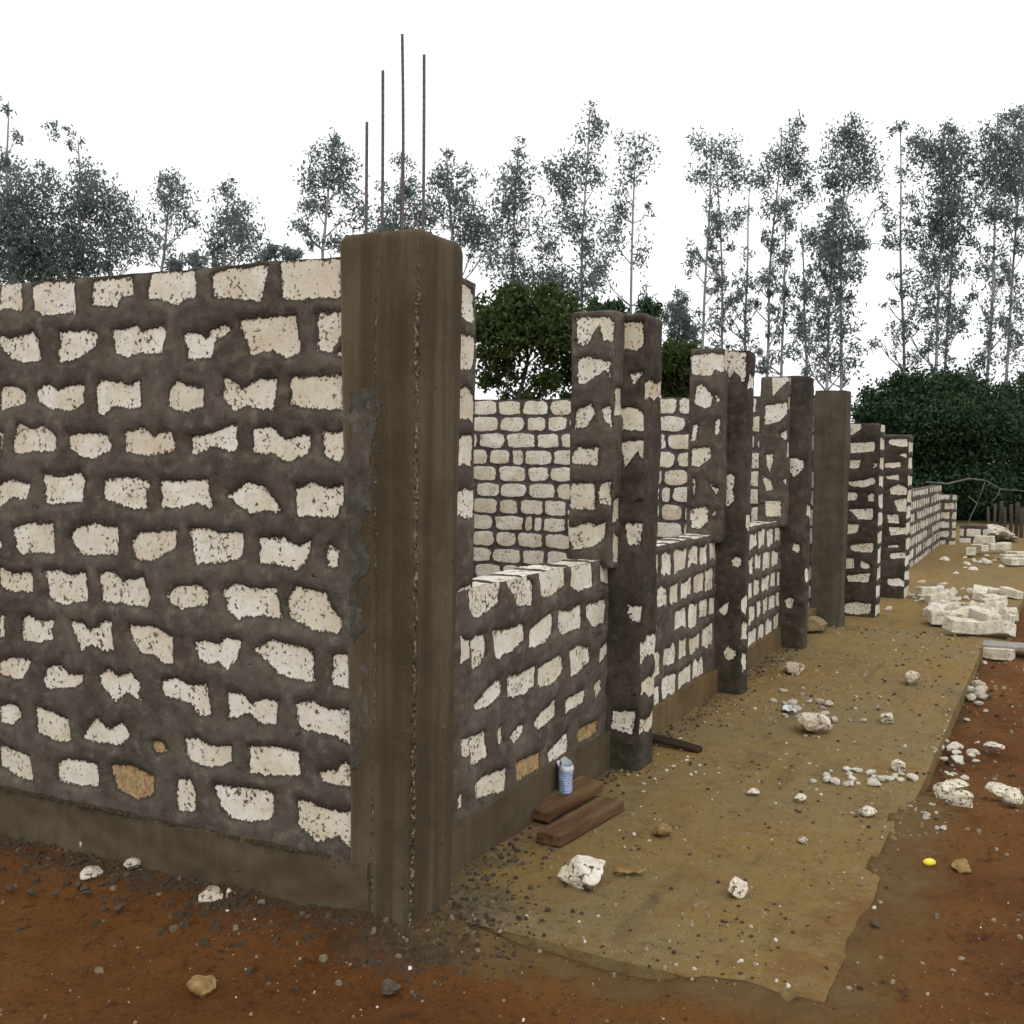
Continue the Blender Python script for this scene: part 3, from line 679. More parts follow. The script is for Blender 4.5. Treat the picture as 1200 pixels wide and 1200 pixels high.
# bays: (x0, x1, pilaster x, pilaster front y, sill z)
sill1 = [(f if f else RNG.random() * .8, q) for f, q in SILL_PATCHES]
masonry_box('sill_wall', M_wall, B, (.36, 2.2), (WALL_Y, BACK), (.0, 1.12), {'y-': sill1}, 22, .014, .013, smear=.7, top_blocks=True, wob=.009)
masonry_box('sill_wall', M_wall, B, (2.46, 4.35), (WALL_Y, BACK), (.0, 1.13), {}, 23, .018, .013, smear=.8, z0=.13, pitch=.3, top_blocks=True, missing=.08, wob=.008)
masonry_box('sill_wall', M_wall, B, (4.5, 6.5), (WALL_Y, BACK), (.0, 1.13), {}, 24, .02, .013, smear=.85, z0=.13, pitch=.3, top_blocks=True, missing=.08, wob=.008)
for (x0, x1, zt, mt, sd_i) in ((.36, 2.2, .2, M_found, 31), (2.46, 4.33, .17, M_found_dust, 32), (4.5, 6.46, .17, M_found_dust, 33)):
    masonry_box('foundation', mt, B, (x0, x1), (WALL_Y - .035, BACK), (-.1, zt), {}, sd_i, .025, 0, wob=.014, plainm=True)
# jambs (the reveal faces) and pilasters
masonry_box('window_jamb', M_wall, B, (2.1, 2.24), (.075, BACK + .01), (1.08, 2.41), {'x-': [(f if f else RNG.random() * .8, q) for f, q in JAMB_PATCHES], 'y-': strip(2.1, .14, 1.08, 1.33, 6)}, 25, .014, .013, smear=1.0)
masonry_box('window_jamb', M_wall, B, (4.23, 4.4), (.075, BACK + .01), (1.08, 2.42), {'x-': rt(JAMB3_PATCHES), 'y-': strip(4.23, .17, 1.08, 1.34, 4)}, 126, .018, .012, smear=.75, missing=.04)
masonry_box('window_jamb', M_wall, B, (6.36, 6.5), (.075, BACK + .01), (1.08, 2.38), {'x-': rt(JAMB4_PATCHES), 'y-': strip(6.36, .14, 1.08, 1.3, 3)}, 27, .02, .012, smear=.9, missing=.05)
thin = lambda rng, L, H: gen_blocks(rng, L, H, smear=1.25, missing=.72)
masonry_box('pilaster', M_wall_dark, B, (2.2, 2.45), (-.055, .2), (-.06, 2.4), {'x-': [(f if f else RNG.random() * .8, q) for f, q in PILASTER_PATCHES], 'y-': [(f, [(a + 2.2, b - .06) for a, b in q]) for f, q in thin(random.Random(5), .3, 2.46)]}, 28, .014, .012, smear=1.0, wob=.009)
few3 = [(.3, [(-.06, 2.40), (.10, 2.41), (.09, 2.25), (.06, 2.20), (.03, 2.28), (-.02, 2.23), (-.05, 2.16)]), (.3, [(.01, 1.54), (.05, 1.56), (.085, 1.52), (.08, 1.38), (.05, 1.33), (.0, 1.38), (.02, 1.46)]), (.6, [(-.055, .96), (-.02, .98), (.01, .95), (.0, .91), (-.05, .9)]), (.2, [(.02, .64), (.07, .62), (.09, .58), (.05, .54), (.03, .57)]), (.5, [(-.03, .31), (.03, .34), (.06, .28), (.03, .24), (-.02, .26)])]
few4 = [(.3, [(-.06, 1.65), (.0, 1.68), (.07, 1.67), (.06, 1.57), (.03, 1.52), (-.01, 1.54), (-.05, 1.6)]), (.3, [(.0, .44), (.05, .45), (.08, .41), (.06, .34), (.02, .35)]), (.6, [(-.05, .91), (.0, .93), (.02, .88), (-.03, .85)])]
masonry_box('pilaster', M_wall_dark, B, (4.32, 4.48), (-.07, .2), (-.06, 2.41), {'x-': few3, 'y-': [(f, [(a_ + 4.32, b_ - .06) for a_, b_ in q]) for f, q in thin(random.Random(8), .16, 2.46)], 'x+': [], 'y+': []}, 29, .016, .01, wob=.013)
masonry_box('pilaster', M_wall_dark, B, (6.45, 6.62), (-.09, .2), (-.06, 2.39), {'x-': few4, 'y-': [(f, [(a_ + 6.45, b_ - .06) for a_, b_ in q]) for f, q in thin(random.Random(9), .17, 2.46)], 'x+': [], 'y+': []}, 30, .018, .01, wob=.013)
# wide plastered pillar closing the row, doorway threshold in front of it
masonry_box('plaster_pillar', M_conc_far, B, (7.95, 8.25), (-.165, .14), (-.06, 2.36), {}, 36, .025, 0, wob=.016, plainm=True)
masonry_box('threshold', M_found_dust, B, (6.64, 7.95), (.06, BACK), (-.1, .17), {}, 37, .03, 0, wob=.02, plainm=True)
# the next unit: two block piers stepping out towards the walkway
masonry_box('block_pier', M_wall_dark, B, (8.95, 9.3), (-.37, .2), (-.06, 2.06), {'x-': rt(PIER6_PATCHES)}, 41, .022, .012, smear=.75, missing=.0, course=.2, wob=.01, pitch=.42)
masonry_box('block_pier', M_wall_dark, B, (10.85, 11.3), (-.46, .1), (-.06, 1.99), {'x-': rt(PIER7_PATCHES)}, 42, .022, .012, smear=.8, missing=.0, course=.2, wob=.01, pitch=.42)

# ------------------------------------------------------------------ far walls beyond the building
w = empty('low_wall', (14.8, 0, 0))
tag(w, 'low unfinished block wall running on beyond the last tall block pier', 'wall')
def far_part(name, *a, **k):
    o = masonry_box(name, *a, **k); o.matrix_parent_inverse = Matrix.Translation((-14.8, 0, 0)) if o.parent == w else Matrix()
    return o
far_part('front_face', M_wall, w, (14.8, 20.7), (-.1, .1), (-.1, 1.2), {}, 51, .035, .012, smear=.7, pitch=.32)
far_part('end_return', M_joint, w, (14.8, 15.0), (.1, 1.6), (-.1, 1.22), {}, 52, .03, -.012, smear=.4)
o = masonry_box('end_pier', M_wall, None, (20.8, 21.1), (-.37, .12), (-.1, 1.0), {}, 53, .03, .012, smear=.55, missing=0, pitch=.26)
tag(o, 'short pier of white blocks at the far end of the low wall', 'pier')
o = masonry_box('stub_wall', M_joint, None, (21.6, 21.85), (-.95, -.42), (-.1, .34), {}, 54, .03, -.012, smear=.35, missing=0, pitch=.3, course=.2)
tag(o, 'knee high stub of block wall just right of the far end pier', 'wall')

# ------------------------------------------------------------------ ground
def axis(lo, hi, fine, a, b):
    """dense steps between a and b, growing steps outside"""
    xs = list(np.arange(a, b + 1e-6, fine)); s = fine
    x = b
    while x < hi: s *= 1.22; x += s; xs.append(x)
    s = fine; x = a
    while x > lo: s *= 1.22; x -= s; xs.insert(0, x)
    return np.array(xs)
def smooth(a, b, x):
    t = min(1, max(0, (x - a) / (b - a))); return t * t * (3 - 2 * t)
def edge_y(x):  # right edge of the near slab
    return -1.385 - .016 * x + .012 * n3((x, 0, 0), 1.6) + .006 * n3((x, 3, 0), 7)
def soil_z(x, y):
    z = -.05
    z += .05 * smooth(-.7, -.02, x) * smooth(.0, .35, y)                       # banked against the left wall
    r = -.014 - .105 * smooth(2.3, 3.3, x)                                     # right of the slab: flush, then dropping
    t = smooth(-.9, -1.35, y) if y > -1.35 else 1
    z = z * (1 - t) + r * t
    if x < .1: z = min(z, -.02 - .035 * smooth(.1, -.3, x) * (1 - t) if y < .2 else z)
    ey = edge_y(x)
    ov = smooth(.42, .65, x) * (1 - smooth(2.1, 2.6, x))                         # earth trodden over the slab's outer edge
    rim = ey + .04 + ov * (.02 + .05 * n3((x, 1, 0), 3.5))
    if ov > 0 and y > ey - .3 and y < rim + .05: z += ov * (.016 + .008 * n3((x, y, 3), 4)) * smooth(ey - .3, ey, y)
    if x > .16 and y > rim: z = -.16 if y > rim + .06 else z - .05
    if .1 < x <= .16 and y > ey + .1 and y < .1: z = min(z, -.03)
    if x > .16 and y > .1: z = -.10
    if x > 7.8 and y > -1.7: z = -.16
    if x < .16 and -1.5 < y < .1:                                              # earth heaped against the slab's front edge
        hgt = .045 * smooth(-.25, .35, n3((0, y, 11), 2.2) - .35 * (1 - abs(y + .62) / .4 if abs(y + .62) < .4 else 0))
        z = max(z, z + hgt * smooth(-.5, .08, x))
    if x < .2: z += .06 * (1 - smooth(.05, .42, math.hypot(x - .02, (y - .02) * .9))) * (1 + .4 * n3((x, y, 6), 9))
    if x < 0 and y > 0: z += .03 * smooth(-.6, -.25, x) * (1 - smooth(-.2, -.02, x)) * (n3((x, y, 2), 3) + .3)
    amp = .018 if (x < .1 or y < -1.4) else 0
    far = smooth(8, 40, math.hypot(x, y))
    z += amp * n3((x, y, 0), 2.2) + amp * .6 * n3((x, y, 0), 7) + amp * .3 * n3((x, y, 0), 20)
    return z
xs = axis(-400, 700, .03, -2.2, 3.2); ys = axis(-400, 700, .03, -2.6, 2.3)
V = []; deb = []; far = []; du_ = []
for y in ys:
    for x in xs:
        V.append((x, y, soil_z(x, y)))
        d = 0.0
        if y > -.15: d = max(d, .62 * smooth(-.55, -.05, x) * (1 - smooth(.2, .4, x)) * smooth(-.35, .1, y))
        d = max(d, .85 * (1 - smooth(.1, .5, math.hypot(x - .05, (y + .04) * 1.0))))
        if y < -1.4: d = max(d, .5 * (1 - smooth(.05, .35, -1.42 - y)) * smooth(2.0, 3.0, x))
        deb.append(d); far.append(smooth(14, 24, x) * .9)
        g1 = 1 - smooth(.0, .5, max(edge_y(x) - y, 0) + max(.1 - x, 0) * 1.3) if x > -.6 and y < .1 else 0
        du_.append(.66 * g1 * (1 - .75 * smooth(2.2, 3.2, x)))
nx = len(xs); F = [(j * nx + i, j * nx + i + 1, (j + 1) * nx + i + 1, (j + 1) * nx + i) for j in range(len(ys) - 1) for i in range(nx - 1)]
me = bpy.data.meshes.new('ground'); me.from_pydata(V, [], F); me.shade_smooth()
for nm, arr in (('debris', deb), ('far', far), ('dust', du_)):
    me.attributes.new(nm, 'FLOAT', 'POINT').data.foreach_set('value', np.array(arr, np.float32))
tag(link('ground', me, M_soil), 'bare red earth around the building', 'ground', kind='structure')

def slab_top(x, y): return .006 * n3((x, y, 0), 1.2) + .004 * n3((x, y, 5), 5)
def slab(name, x0, x1, ef, yb, zt, fx, fy, label):
    nxs = np.linspace(x0, x1, int((x1 - x0) / fx)); nys = np.linspace(0, 1, int(1.9 / fy))
    V = []; de = []; so = []; F = []
    for t in nys:
        for x in nxs:
            e = ef(x); y = e + (yb - e) * t
            xx = x + (.012 * n3((0, y, 0), 3) + .03 * n3((0, y, 4), .9) if x == x0 else 0)
            if x == x0: xx += .06 * (t)                                        # front edge is slightly skew
            V.append((xx, y, zt + slab_top(x, y) - (.006 if t == 0 or x == x0 else 0)))
            d = .6 * (1 - smooth(.04, .4, .1 - y)) if y < .1 else .6
            d = max(d, .7 * (1 - smooth(.1, .5, math.hypot(x - .25, y + .05))))
            d = max(d, .45 * (1 - smooth(0, .3, math.hypot((x - 1.2) * .7, y + 1.15))))
            d = max(d, (.36 + .1 * n3((x, y, 8), 1.1)) * (1 - smooth(.2, .95, abs(y + .35))) * smooth(1.4, 2.6, x))
            de.append(d); so.append(max(.46 * (1 - smooth(.0, .6, y - e)) * (1 - smooth(1.8, 2.8, x)), .42 * (1 - smooth(.1, .55, x))))
    nx = len(nxs); ny = len(nys)
    F = [(j * nx + i, j * nx + i + 1, (j + 1) * nx + i + 1, (j + 1) * nx + i) for j in range(ny - 1) for i in range(nx - 1)]
    def skirt(idx):
        o = len(V)
        for i in idx: V.append((V[i][0] + .004, V[i][1] + .006, zt - .24)); de.append(.5); so.append(.6)
        for a in range(len(idx) - 1): F.append((idx[a + 1], idx[a], o + a, o + a + 1))
    skirt(list(range(nx))[::-1]); skirt([j * nx for j in range(ny)]); skirt([j * nx + nx - 1 for j in range(ny)][::-1])
    me = bpy.data.meshes.new(name); me.from_pydata(V, [], F)
    for nm, arr in (('debris', de), ('soil', so)): me.attributes.new(nm, 'FLOAT', 'POINT').data.foreach_set('value', np.array(arr, np.float32))
    return tag(link(name, me, M_slab), label, 'pavement', kind='structure')
slab('pavement', .1, 7.9, edge_y, .25, 0, .03, .03, 'dusty concrete walkway along the front of the building')
slab('pavement', 7.9, 30, lambda x: -1.72 - .012 * (x - 7.9) + .05 * n3((x, 0, 7), .8), .6, -.02, .1, .08, 'dirt covered far end of the walkway')

# ------------------------------------------------------------------ loose stones
def lump_mesh(name, size, seed, cuts=9, sub=3, rough=.13):
    import bmesh
    rng = random.Random(seed); bm = bmesh.new(); bmesh.ops.create_icosphere(bm, subdivisions=sub, radius=1)
    planes = [(Vector((rng.gauss(0, 1), rng.gauss(0, 1), rng.gauss(0, 1))).normalized(), rng.uniform(.5, .85)) for _ in range(cuts)]
    for v in bm.verts:
        p = v.co.copy()
        for n, d in planes:
            k = p.dot(n)
            if k > d: p -= n * (k - d)
        p *= 1 + rough * mnoise.noise(p * 2.2 + Vector((seed * 3.1, 0, 0))) + rough * .7 * mnoise.noise(p * 6 + Vector((0, seed * 1.7, 0)))
        v.co = Vector((p.x * size[0], p.y * size[1], p.z * size[2])) * .5
    lo = min(v.co.z for v in bm.verts)
    for v in bm.verts: v.co.z -= lo
    me = bpy.data.meshes.new(name); bm.to_mesh(me); bm.free()
    return me
def stone(px, py, w, h, label, seed, mat, name='coral_stone', z=0.0, d=None, rz=0, cuts=9, group=None, cat='stone', sink=.1, sub=3):
    """px, py: foot of the stone in the photograph; w, h in metres"""
    p = ground_at(px, py, z); d = d or w * .85
    o = link(name, lump_mesh(name, (w / .84, d / .84, h / .84), seed, cuts, sub), mat)
    o.location = (p.x + d * .3, p.y + d * .15, z - h * sink); o.rotation_euler.z = rz
    return tag(o, label, cat, group)
stone(684, 1042, .20, .125, 'largest jagged white coral lump lying on the slab near the corner pillar', 11, M_coral, cuts=12, d=.13, rz=-1.1, sub=4)
stone(690, 1046, .05, .03, 'flat grey chip of mortar tucked under the largest white lump', 12, M_crumb, name='mortar_chip', cat='stone')
stone(864, 1053, .088, .065, 'small clean white angular stone alone in the middle of the slab', 16, M_coral_clean, cuts=8)
stone(957, 861, .22, .13, 'large rounded grey coral boulder among crumbs in mid walkway', 14, M_coral_dirty, d=.2)
stone(932, 790, .20, .09, 'wedge shaped pale stone lying near the foot of the third pilaster', 15, M_coral_dirty, d=.16)
stone(954, 742, .26, .17, 'broken yellowish block against the doorway threshold', 17, M_tan, d=.24, name='broken_block')
stone(1040, 848, .10, .075, 'round white stone standing alone on the walkway near its outer edge', 18, M_coral)
stone(1070, 803, .16, .10, 'pitted round grey stone farther along the open walkway', 19, M_coral_dirty)
stone(1019, 957, .085, .055, 'tilted white stone just below the crumbled heap by the slab edge', 20, M_coral)
stone(938, 941, .07, .04, 'flat white stone left of the crumbled heap on the slab', 21, M_coral)
stone(776, 980, .085, .05, 'yellowish brown lump right of the timber offcuts', 22, M_brownrock)
stone(884, 933, .07, .03, 'thin flat pale chip on the slab above the lone angular stone', 23, M_coral)
stone(941, 989, .05, .022, 'sliver of pale stone right of the lone angular stone', 24, M_coral_dirty)
stone(1131, 1024, .085, .055, 'greenish brown stone on the red earth beside the yellow fruit', 25, M_brownrock, z=-.02)
stone(1028, 1088, .04, .035, 'small brown cube of mortar at the near slab edge', 26, M_crumb, name='mortar_chip')
stone(245, 1060, .10, .055, 'pale flattish stone on the dirt bank below the left wall', 27, M_coral_dirty, z=-.01)
stone(268, 1056, .05, .04, 'small white stone touching the pale flattish one on the bank', 28, M_coral, z=-.01)
stone(105, 1032, .08, .05, 'white stone at the left end of the dirt bank', 29, M_coral_dirty, z=0)
stone(152, 1020, .07, .045, 'white stone against the foundation right of the bank end', 30, M_coral_dirty, z=0)
stone(98, 998, .04, .05, 'upright pale splinter against the left foundation', 37, M_coral_dirty, z=0)
stone(234, 1166, .085, .06, 'round tan stone sitting in the foreground red earth', 31, M_brownrock, z=-.05)
stone(455, 1166, .075, .035, 'dark flat clod in the foreground below the corner pillar', 32, M_crumb, z=-.05, name='mortar_chip')
stone(505, 1118, .085, .02, 'flat grey flake of mortar at the foot of the corner pillar', 33, M_crumb, z=-.04, name='mortar_chip')
stone(1124, 925, .12, .04, 'flat bright white stone on the red earth past the slab corner', 34, M_coral_clean, z=-.03)
stone(1130, 950, .14, .09, 'biggest white stone of the pair in the red earth at the slab corner', 35, M_coral, z=-.03)
stone(1108, 938, .12, .07, 'second white stone of the pair at the slab corner', 36, M_coral_clean, z=-.03)
stone(1178, 932, .16, .06, 'long white stone by the right border of the photo', 38, M_coral_clean, z=-.03)
stone(1192, 945, .13, .07, 'knobbly white stone touching the right border', 39, M_coral, z=-.03)
stone(1168, 880, .12, .05, 'white flake on red earth above the long white stone', 40, M_coral_clean, z=-.08)
stone(1055, 905, .09, .06, 'pale stone on top of the crumbs right of the heap', 43, M_coral)
# scatters of broken coral
def scatter(n, cx, cy, sx, sy, s0, s1, label, group, z, seed, mat=None):
    rng = random.Random(seed); base = [lump_mesh('coral_fragment', (1, .85, .6), seed * 10 + i, 7, 2, .14) for i in range(3)]
    for b in base: b.materials.append(mat or M_coral)
    for i in range(n):
        px = rng.gauss(cx, sx); py = rng.gauss(cy, sy); p = ground_at(px, py, z); s = rng.uniform(s0, s1) ** 1
        o = bpy.data.objects.new('coral_fragment', rng.choice(base)); C.objects.link(o)
        o.location = (p.x, p.y, z - s * .08); o.scale = (s, s * rng.uniform(.7, 1.1), s * rng.uniform(.6, 1.1)); o.rotation_euler = (rng.uniform(-.3, .3), rng.uniform(-.3, .3), rng.uniform(0, 6.28))
        tag(o, label, 'stone', group)
scatter(16, 985, 912, 12, 7, .03, .07, 'fragment in the crumbled coral heap left of the slab corner', 'left heap of coral crumbs on slab', 0, 61)
scatter(14, 1032, 915, 12, 6, .03, .08, 'fragment in the crumbled coral heap right beside the slab corner', 'right heap of coral crumbs on slab', 0, 62)
scatter(26, 950, 832, 26, 9, .03, .09, 'fragment of broken coral scattered around the large grey boulder', 'coral fragments round the large boulder', 0, 63, M_coral_dirty)
scatter(26, 1122, 888, 12, 14, .03, .09, 'fragment in the rubble spilling off the slab edge', 'rubble off the slab edge', -.08, 64)
scatter(12, 1145, 812, 8, 16, .05, .13, 'fragment of stone lying along the foot of the far slab edge', 'stones along the slab foot', -.11, 66, M_coral_dirty)
scatter(16, 1085, 960, 14, 16, .02, .05, 'fragment of stone on the earth just below the slab corner', 'fragments below the slab corner', -.012, 67, M_coral_dirty)
scatter(14, 800, 890, 25, 10, .015, .035, 'white chip on the slab near the second pilaster foot', 'chips by the second pilaster', 0, 68)
scatter(50, 1115, 702, 34, 10, .05, .15, 'fragment of coral strewn on the walkway behind the block heap', 'fragments behind the block heap', -.02, 69)
scatter(20, 1150, 660, 22, 4, .08, .2, 'pale fragment strewn on the far end of the walkway', 'fragments at far end of walkway', -.02, 70)
scatter(34, 590, 1010, 34, 18, .012, .04, 'crumb of grey mortar below the first sill wall', 'mortar crumbs below first sill wall', 0, 71, M_crumb)
scatter(30, 470, 1086, 55, 16, .012, .045, 'crumb of grey mortar round the corner pillar foot', 'mortar crumbs round corner pillar', -.03, 72, M_crumb)

scatter(22, 880, 850, 70, 40, .012, .035, 'dark crumb of mortar on the middle of the walkway', 'dark crumbs on middle walkway', 0, 81, M_crumb)
scatter(40, 900, 880, 80, 50, .012, .035, 'small pale chip of coral on the middle of the walkway', 'pale chips on middle walkway', 0, 82, M_coral_dirty)
scatter(26, 150, 1040, 90, 16, .015, .05, 'clod of grey mortar in the dirt bank under the left wall', 'mortar clods under left wall', .0, 83, M_crumb)

def block_mesh(name, L, Wd, H, seed):
    import bmesh
    bm = bmesh.new(); bmesh.ops.create_cube(bm, size=1)
    for v in bm.verts: v.co = Vector((v.co.x * L, v.co.y * Wd, v.co.z * H))
    bmesh.ops.bevel(bm, geom=bm.edges[:], offset=.007, segments=1, affect='EDGES')
    bmesh.ops.subdivide_edges(bm, edges=bm.edges[:], cuts=3, use_grid_fill=True)
    for v in bm.verts:
        w_ = mnoise.noise_vector(v.co * 6 + Vector((seed * 5, 0, 0))); w2 = mnoise.noise_vector(v.co * 22 + Vector((seed * 5, 0, 0)))
        v.co += w_ * .010 + w2 * .004
    me = bpy.data.meshes.new(name); bm.to_mesh(me); bm.free(); return me
blk = [block_mesh('white_block', .33, .17, .13, i) for i in range(4)]
for b in blk: b.materials.append(M_coral_clean)
def block(x, y, z, rz, label, group, tilt=(0, 0), i=0, sc=1):
    o = bpy.data.objects.new('white_block', blk[i % 4]); C.objects.link(o); o.location = (x, y, z); o.rotation_euler = (tilt[0], tilt[1], rz); o.scale = (sc, sc, sc)
    return tag(o, label, 'block', group)
G1 = 'white building blocks heaped at the walkway edge'
def bpx(px, py, z, rz, label, **k):
    p = ground_at(px, py, z); block(p.x, p.y, z, rz, label, G1, **k)
bpx(1098, 722, .075, .25, 'leftmost dressed white block of the heap at the walkway edge', i=0)
bpx(1128, 733, .075, -.9, 'near front block of the heap, lying slantwise and tilted', i=1, tilt=(.1, .1))
bpx(1154, 724, .13, .6, 'bright cube shaped block on top of the heap', i=2, tilt=(.05, -.1), sc=1.0)
bpx(1166, 738, .05, 1.1, 'sloping block at the right foot of the heap above the board', i=3, tilt=(.35, .2))
bpx(1168, 720, .10, -.4, 'grey shadowed block behind the sloping one at the right of the heap', i=0, tilt=(.2, .5))
rng = random.Random(77)
for i in range(24):
    px = rng.uniform(1088, 1186); py = rng.uniform(690, 730)
    bpx(px, py, .015 + rng.random() * .035, rng.uniform(-1.2, 1.2), 'white block lying flat in the back part of the heap', i=i, tilt=(rng.uniform(-.2, .2), rng.uniform(-.2, .2)), sc=rng.uniform(.6, .95))
G2 = 'white blocks lying at the far end'
for j, (px, py, z, lab) in enumerate(((1138, 646, .08, 'far block standing alone in front of the stub wall'), (1148, 642, .1, 'darker far block leaning beside the alone one'), (1154, 632, .3, 'small far block on the slope of the rubble heap'), (1168, 641, .1, 'far block left of the pale row by the fence'), (1176, 640, .22, 'far block lying on top of the pale row'))):
    p = ground_at(px, py, z); block(p.x, p.y, z, j * .7, lab, G2, i=j, sc=.95)
for i in range(9):
    p = ground_at(1176 + i * 4, 650 + (i % 3) * 4, .06); block(p.x, p.y, .06 + .0 * i, .3 * i, 'white block in the pale row at the far right end', G2, i=i, sc=.85)
p = ground_at(1137, 634, 0)
o = link('rubble_heap', lump_mesh('rubble_heap', (1.3, 1.0, .5), 88, 10, 4, .25), M_coral_dirty); o.location = (22.6, -1.05, -.1)
tag(o, 'sloping grey heap of rubble beyond the stub wall', 'rubble heap')

# board lying off the slab edge, with a pale block under it
import bmesh
def boxm(name, L, Wd, H, seed=0, bev=.004, wob=.004):
    bm = bmesh.new(); bmesh.ops.create_cube(bm, size=1)
    for v in bm.verts: v.co = Vector((v.co.x * L, v.co.y * Wd, v.co.z * H))
    bmesh.ops.bevel(bm, geom=bm.edges[:], offset=bev, segments=1, affect='EDGES')
    bmesh.ops.subdivide_edges(bm, edges=[e for e in bm.edges if e.calc_length() > L * .5], cuts=10, use_grid_fill=True)
    for v in bm.verts: v.co += mnoise.noise_vector(v.co * 5 + Vector((seed, seed, 0))) * wob
    me = bpy.data.meshes.new(name); bm.to_mesh(me); bm.free(); return me
def prop(name, me, mat, loc, rot, label, cat):
    o = link(name, me, mat); o.location = loc; o.rotation_euler = rot; return tag(o, label, cat)
prop('board', boxm('board', 1.1, .32, .035, 3), M_board, (7.78, -1.98, -.03), (0, .02, -1.45), 'thin pale board reaching out from the slab edge under the block heap', 'board')
bp = ground_at(1166, 773, -.12); block(bp.x + .1, bp.y - .02, -.075, 1.3, 'pale block half hidden beneath the thin board', G1, i=1, sc=.8)
# timber offcuts by the first sill wall
a = ground_at(650, 992, 0); b = ground_at(718, 952, 0); d = b - a
prop('timber_offcut', boxm('timber_offcut', .60, .115, .05, 5, wob=.006), M_timber, ((a.x + b.x) / 2 + .02, (a.y + b.y) / 2 + .02, .03), (0, .0, math.atan2(d.y, d.x)), 'longer brown timber offcut lying on the slab, nearer the camera', 'timber')
a = ground_at(628, 962, 0); b = ground_at(680, 938, 0); d = b - a
prop('timber_offcut', boxm('timber_offcut', .52, .13, .05, 6, wob=.006), M_timber, ((a.x + b.x) / 2 + .05, (a.y + b.y) / 2 - .01, .045), (.05, -.03, math.atan2(d.y, d.x) + .05), 'shorter dark timber offcut beside the sill wall under the paper packet', 'timber')
a = ground_at(762, 872, 0); b = ground_at(815, 882, 0); d = b - a
prop('charred_stick', boxm('charred_stick', .36, .06, .035, 8, .01, .012), M_darkwood, ((a.x + b.x) / 2, (a.y + b.y) / 2, .03), (.1, .05, math.atan2(d.y, d.x)), 'blackened stick of wood lying right of the second pilaster', 'stick')
a = ground_at(772, 874, 0)
o = link('plaster_flake', lump_mesh('plaster_flake', (.10, .035, .012), 91, 6, 2), M_plastic); o.location = (a.x, a.y - .03, .035); o.rotation_euler = (0, 0, -1.1); tag(o, 'white flake lying on the blackened stick', 'flake')
# crumpled paper packet standing against the wall
def packet():
    root = empty('paper_packet', tuple(ground_at(667, 930, .07) + Vector((.02, .03, 0))), .5)
    tag(root, 'crumpled blue and white cement paper packet standing on the dark timber', 'packet')
    V = []; F = []; nu, nv = 22, 14
    for j in range(nv):
        for i in range(nu):
            t = i / nu * 2 * math.pi; z = j / (nv - 1)
            r = (.05 + .010 * z) * (1 + .25 * mnoise.noise(Vector((math.cos(t) * 2, math.sin(t) * 2, z * 3))))
            V.append((r * math.cos(t) + .012 * z, r * .62 * math.sin(t), .135 * z + .02 * mnoise.noise(Vector((math.cos(t) * 1.5, math.sin(t) * 1.5, 4))) * z))
    for j in range(nv - 1):
        for i in range(nu): F.append((j * nu + i, j * nu + (i + 1) % nu, (j + 1) * nu + (i + 1) % nu, (j + 1) * nu + i))
    F.append(tuple(range(nu))[::-1])
    k = NT('printed_paper'); sx = k.new('ShaderNodeSeparateXYZ'); k.t.links.new(k.tc.outputs['Object'], sx.inputs[0])
    st = k.math('SINE', k.math('MULTIPLY', sx.outputs['Z'], 520)); nz = k.noise(60, 3)
    c = k.mix(k.math('MULTIPLY', k.ramp(st, .3, .7), k.ramp(nz, .4, .55)), (.36, .44, .60), (.12, .18, .36))
    c = k.mix(k.ramp(k.math('ADD', sx.outputs['Z'], k.math('MULTIPLY', nz, .02)), .118, .128), c, (.6, .63, .62))
    k.b.inputs['Roughness'].default_value = .5
    m_ = k.done(c, k.bump(nz, .004, .5))
    me = bpy.data.meshes.new('sleeve'); me.from_pydata(V, [], F); me.shade_smooth(); link('sleeve', me, m_, root)
    k = NT('green_foil'); nz = k.noise(50, 3); me = lump_mesh('green_base', (.13, .09, .028), 93, 5, 3, .3)
    link('green_base', me, k.done(k.mix(k.ramp(nz, .45, .6), (.10, .17, .02), (.45, .5, .25)), k.bump(nz, .006)), root).location = (.01, -.005, -.018)
packet()
a = ground_at(925, 834, 0)
def scrap(name, loc, L, Wd, mat, label, cat, seed, rz):
    V = []; F = []; n, m_ = 14, 7
    for j in range(m_):
        for i in range(n):
            u = i / (n - 1) - .5; v = (j / (m_ - 1) - .5) * (1 - 1.2 * abs(u) ** 1.5)
            V.append((u * L, v * Wd, .012 + .022 * mnoise.noise(Vector((u * 5, v * 5, seed))) + .016 * abs(u)))
    for j in range(m_ - 1):
        for i in range(n - 1): F.append((j * n + i, j * n + i + 1, (j + 1) * n + i + 1, (j + 1) * n + i))
    me = bpy.data.meshes.new(name); me.from_pydata(V, [], F); me.shade_smooth()
    o = link(name, me, mat); sm = o.modifiers.new('s', 'SOLIDIFY'); sm.thickness = .003
    o.location = loc; o.rotation_euler.z = rz; return tag(o, label, cat)
scrap('plastic_scrap', (a.x, a.y, .005), .17, .09, M_plastic, 'bluish white scrap of plastic left of the large grey boulder', 'scrap', 4, .3)
a = ground_at(738, 1026, 0)
scrap('dry_leaf', (a.x, a.y, .004), .13, .035, M_straw, 'curled dry brown leaf right of the largest white lump', 'leaf', 7, -1.0)
a = ground_at(1089, 1011, 0)
o = link('yellow_fruit', lump_mesh('yellow_fruit', (.056, .038, .03), 95, 0, 3, .04), M_yellow); o.data.shade_smooth(); o.location = (a.x, a.y, -.012); o.rotation_euler.z = -.9
tag(o, 'bright yellow oval fruit on the ground near the slab corner', 'fruit')

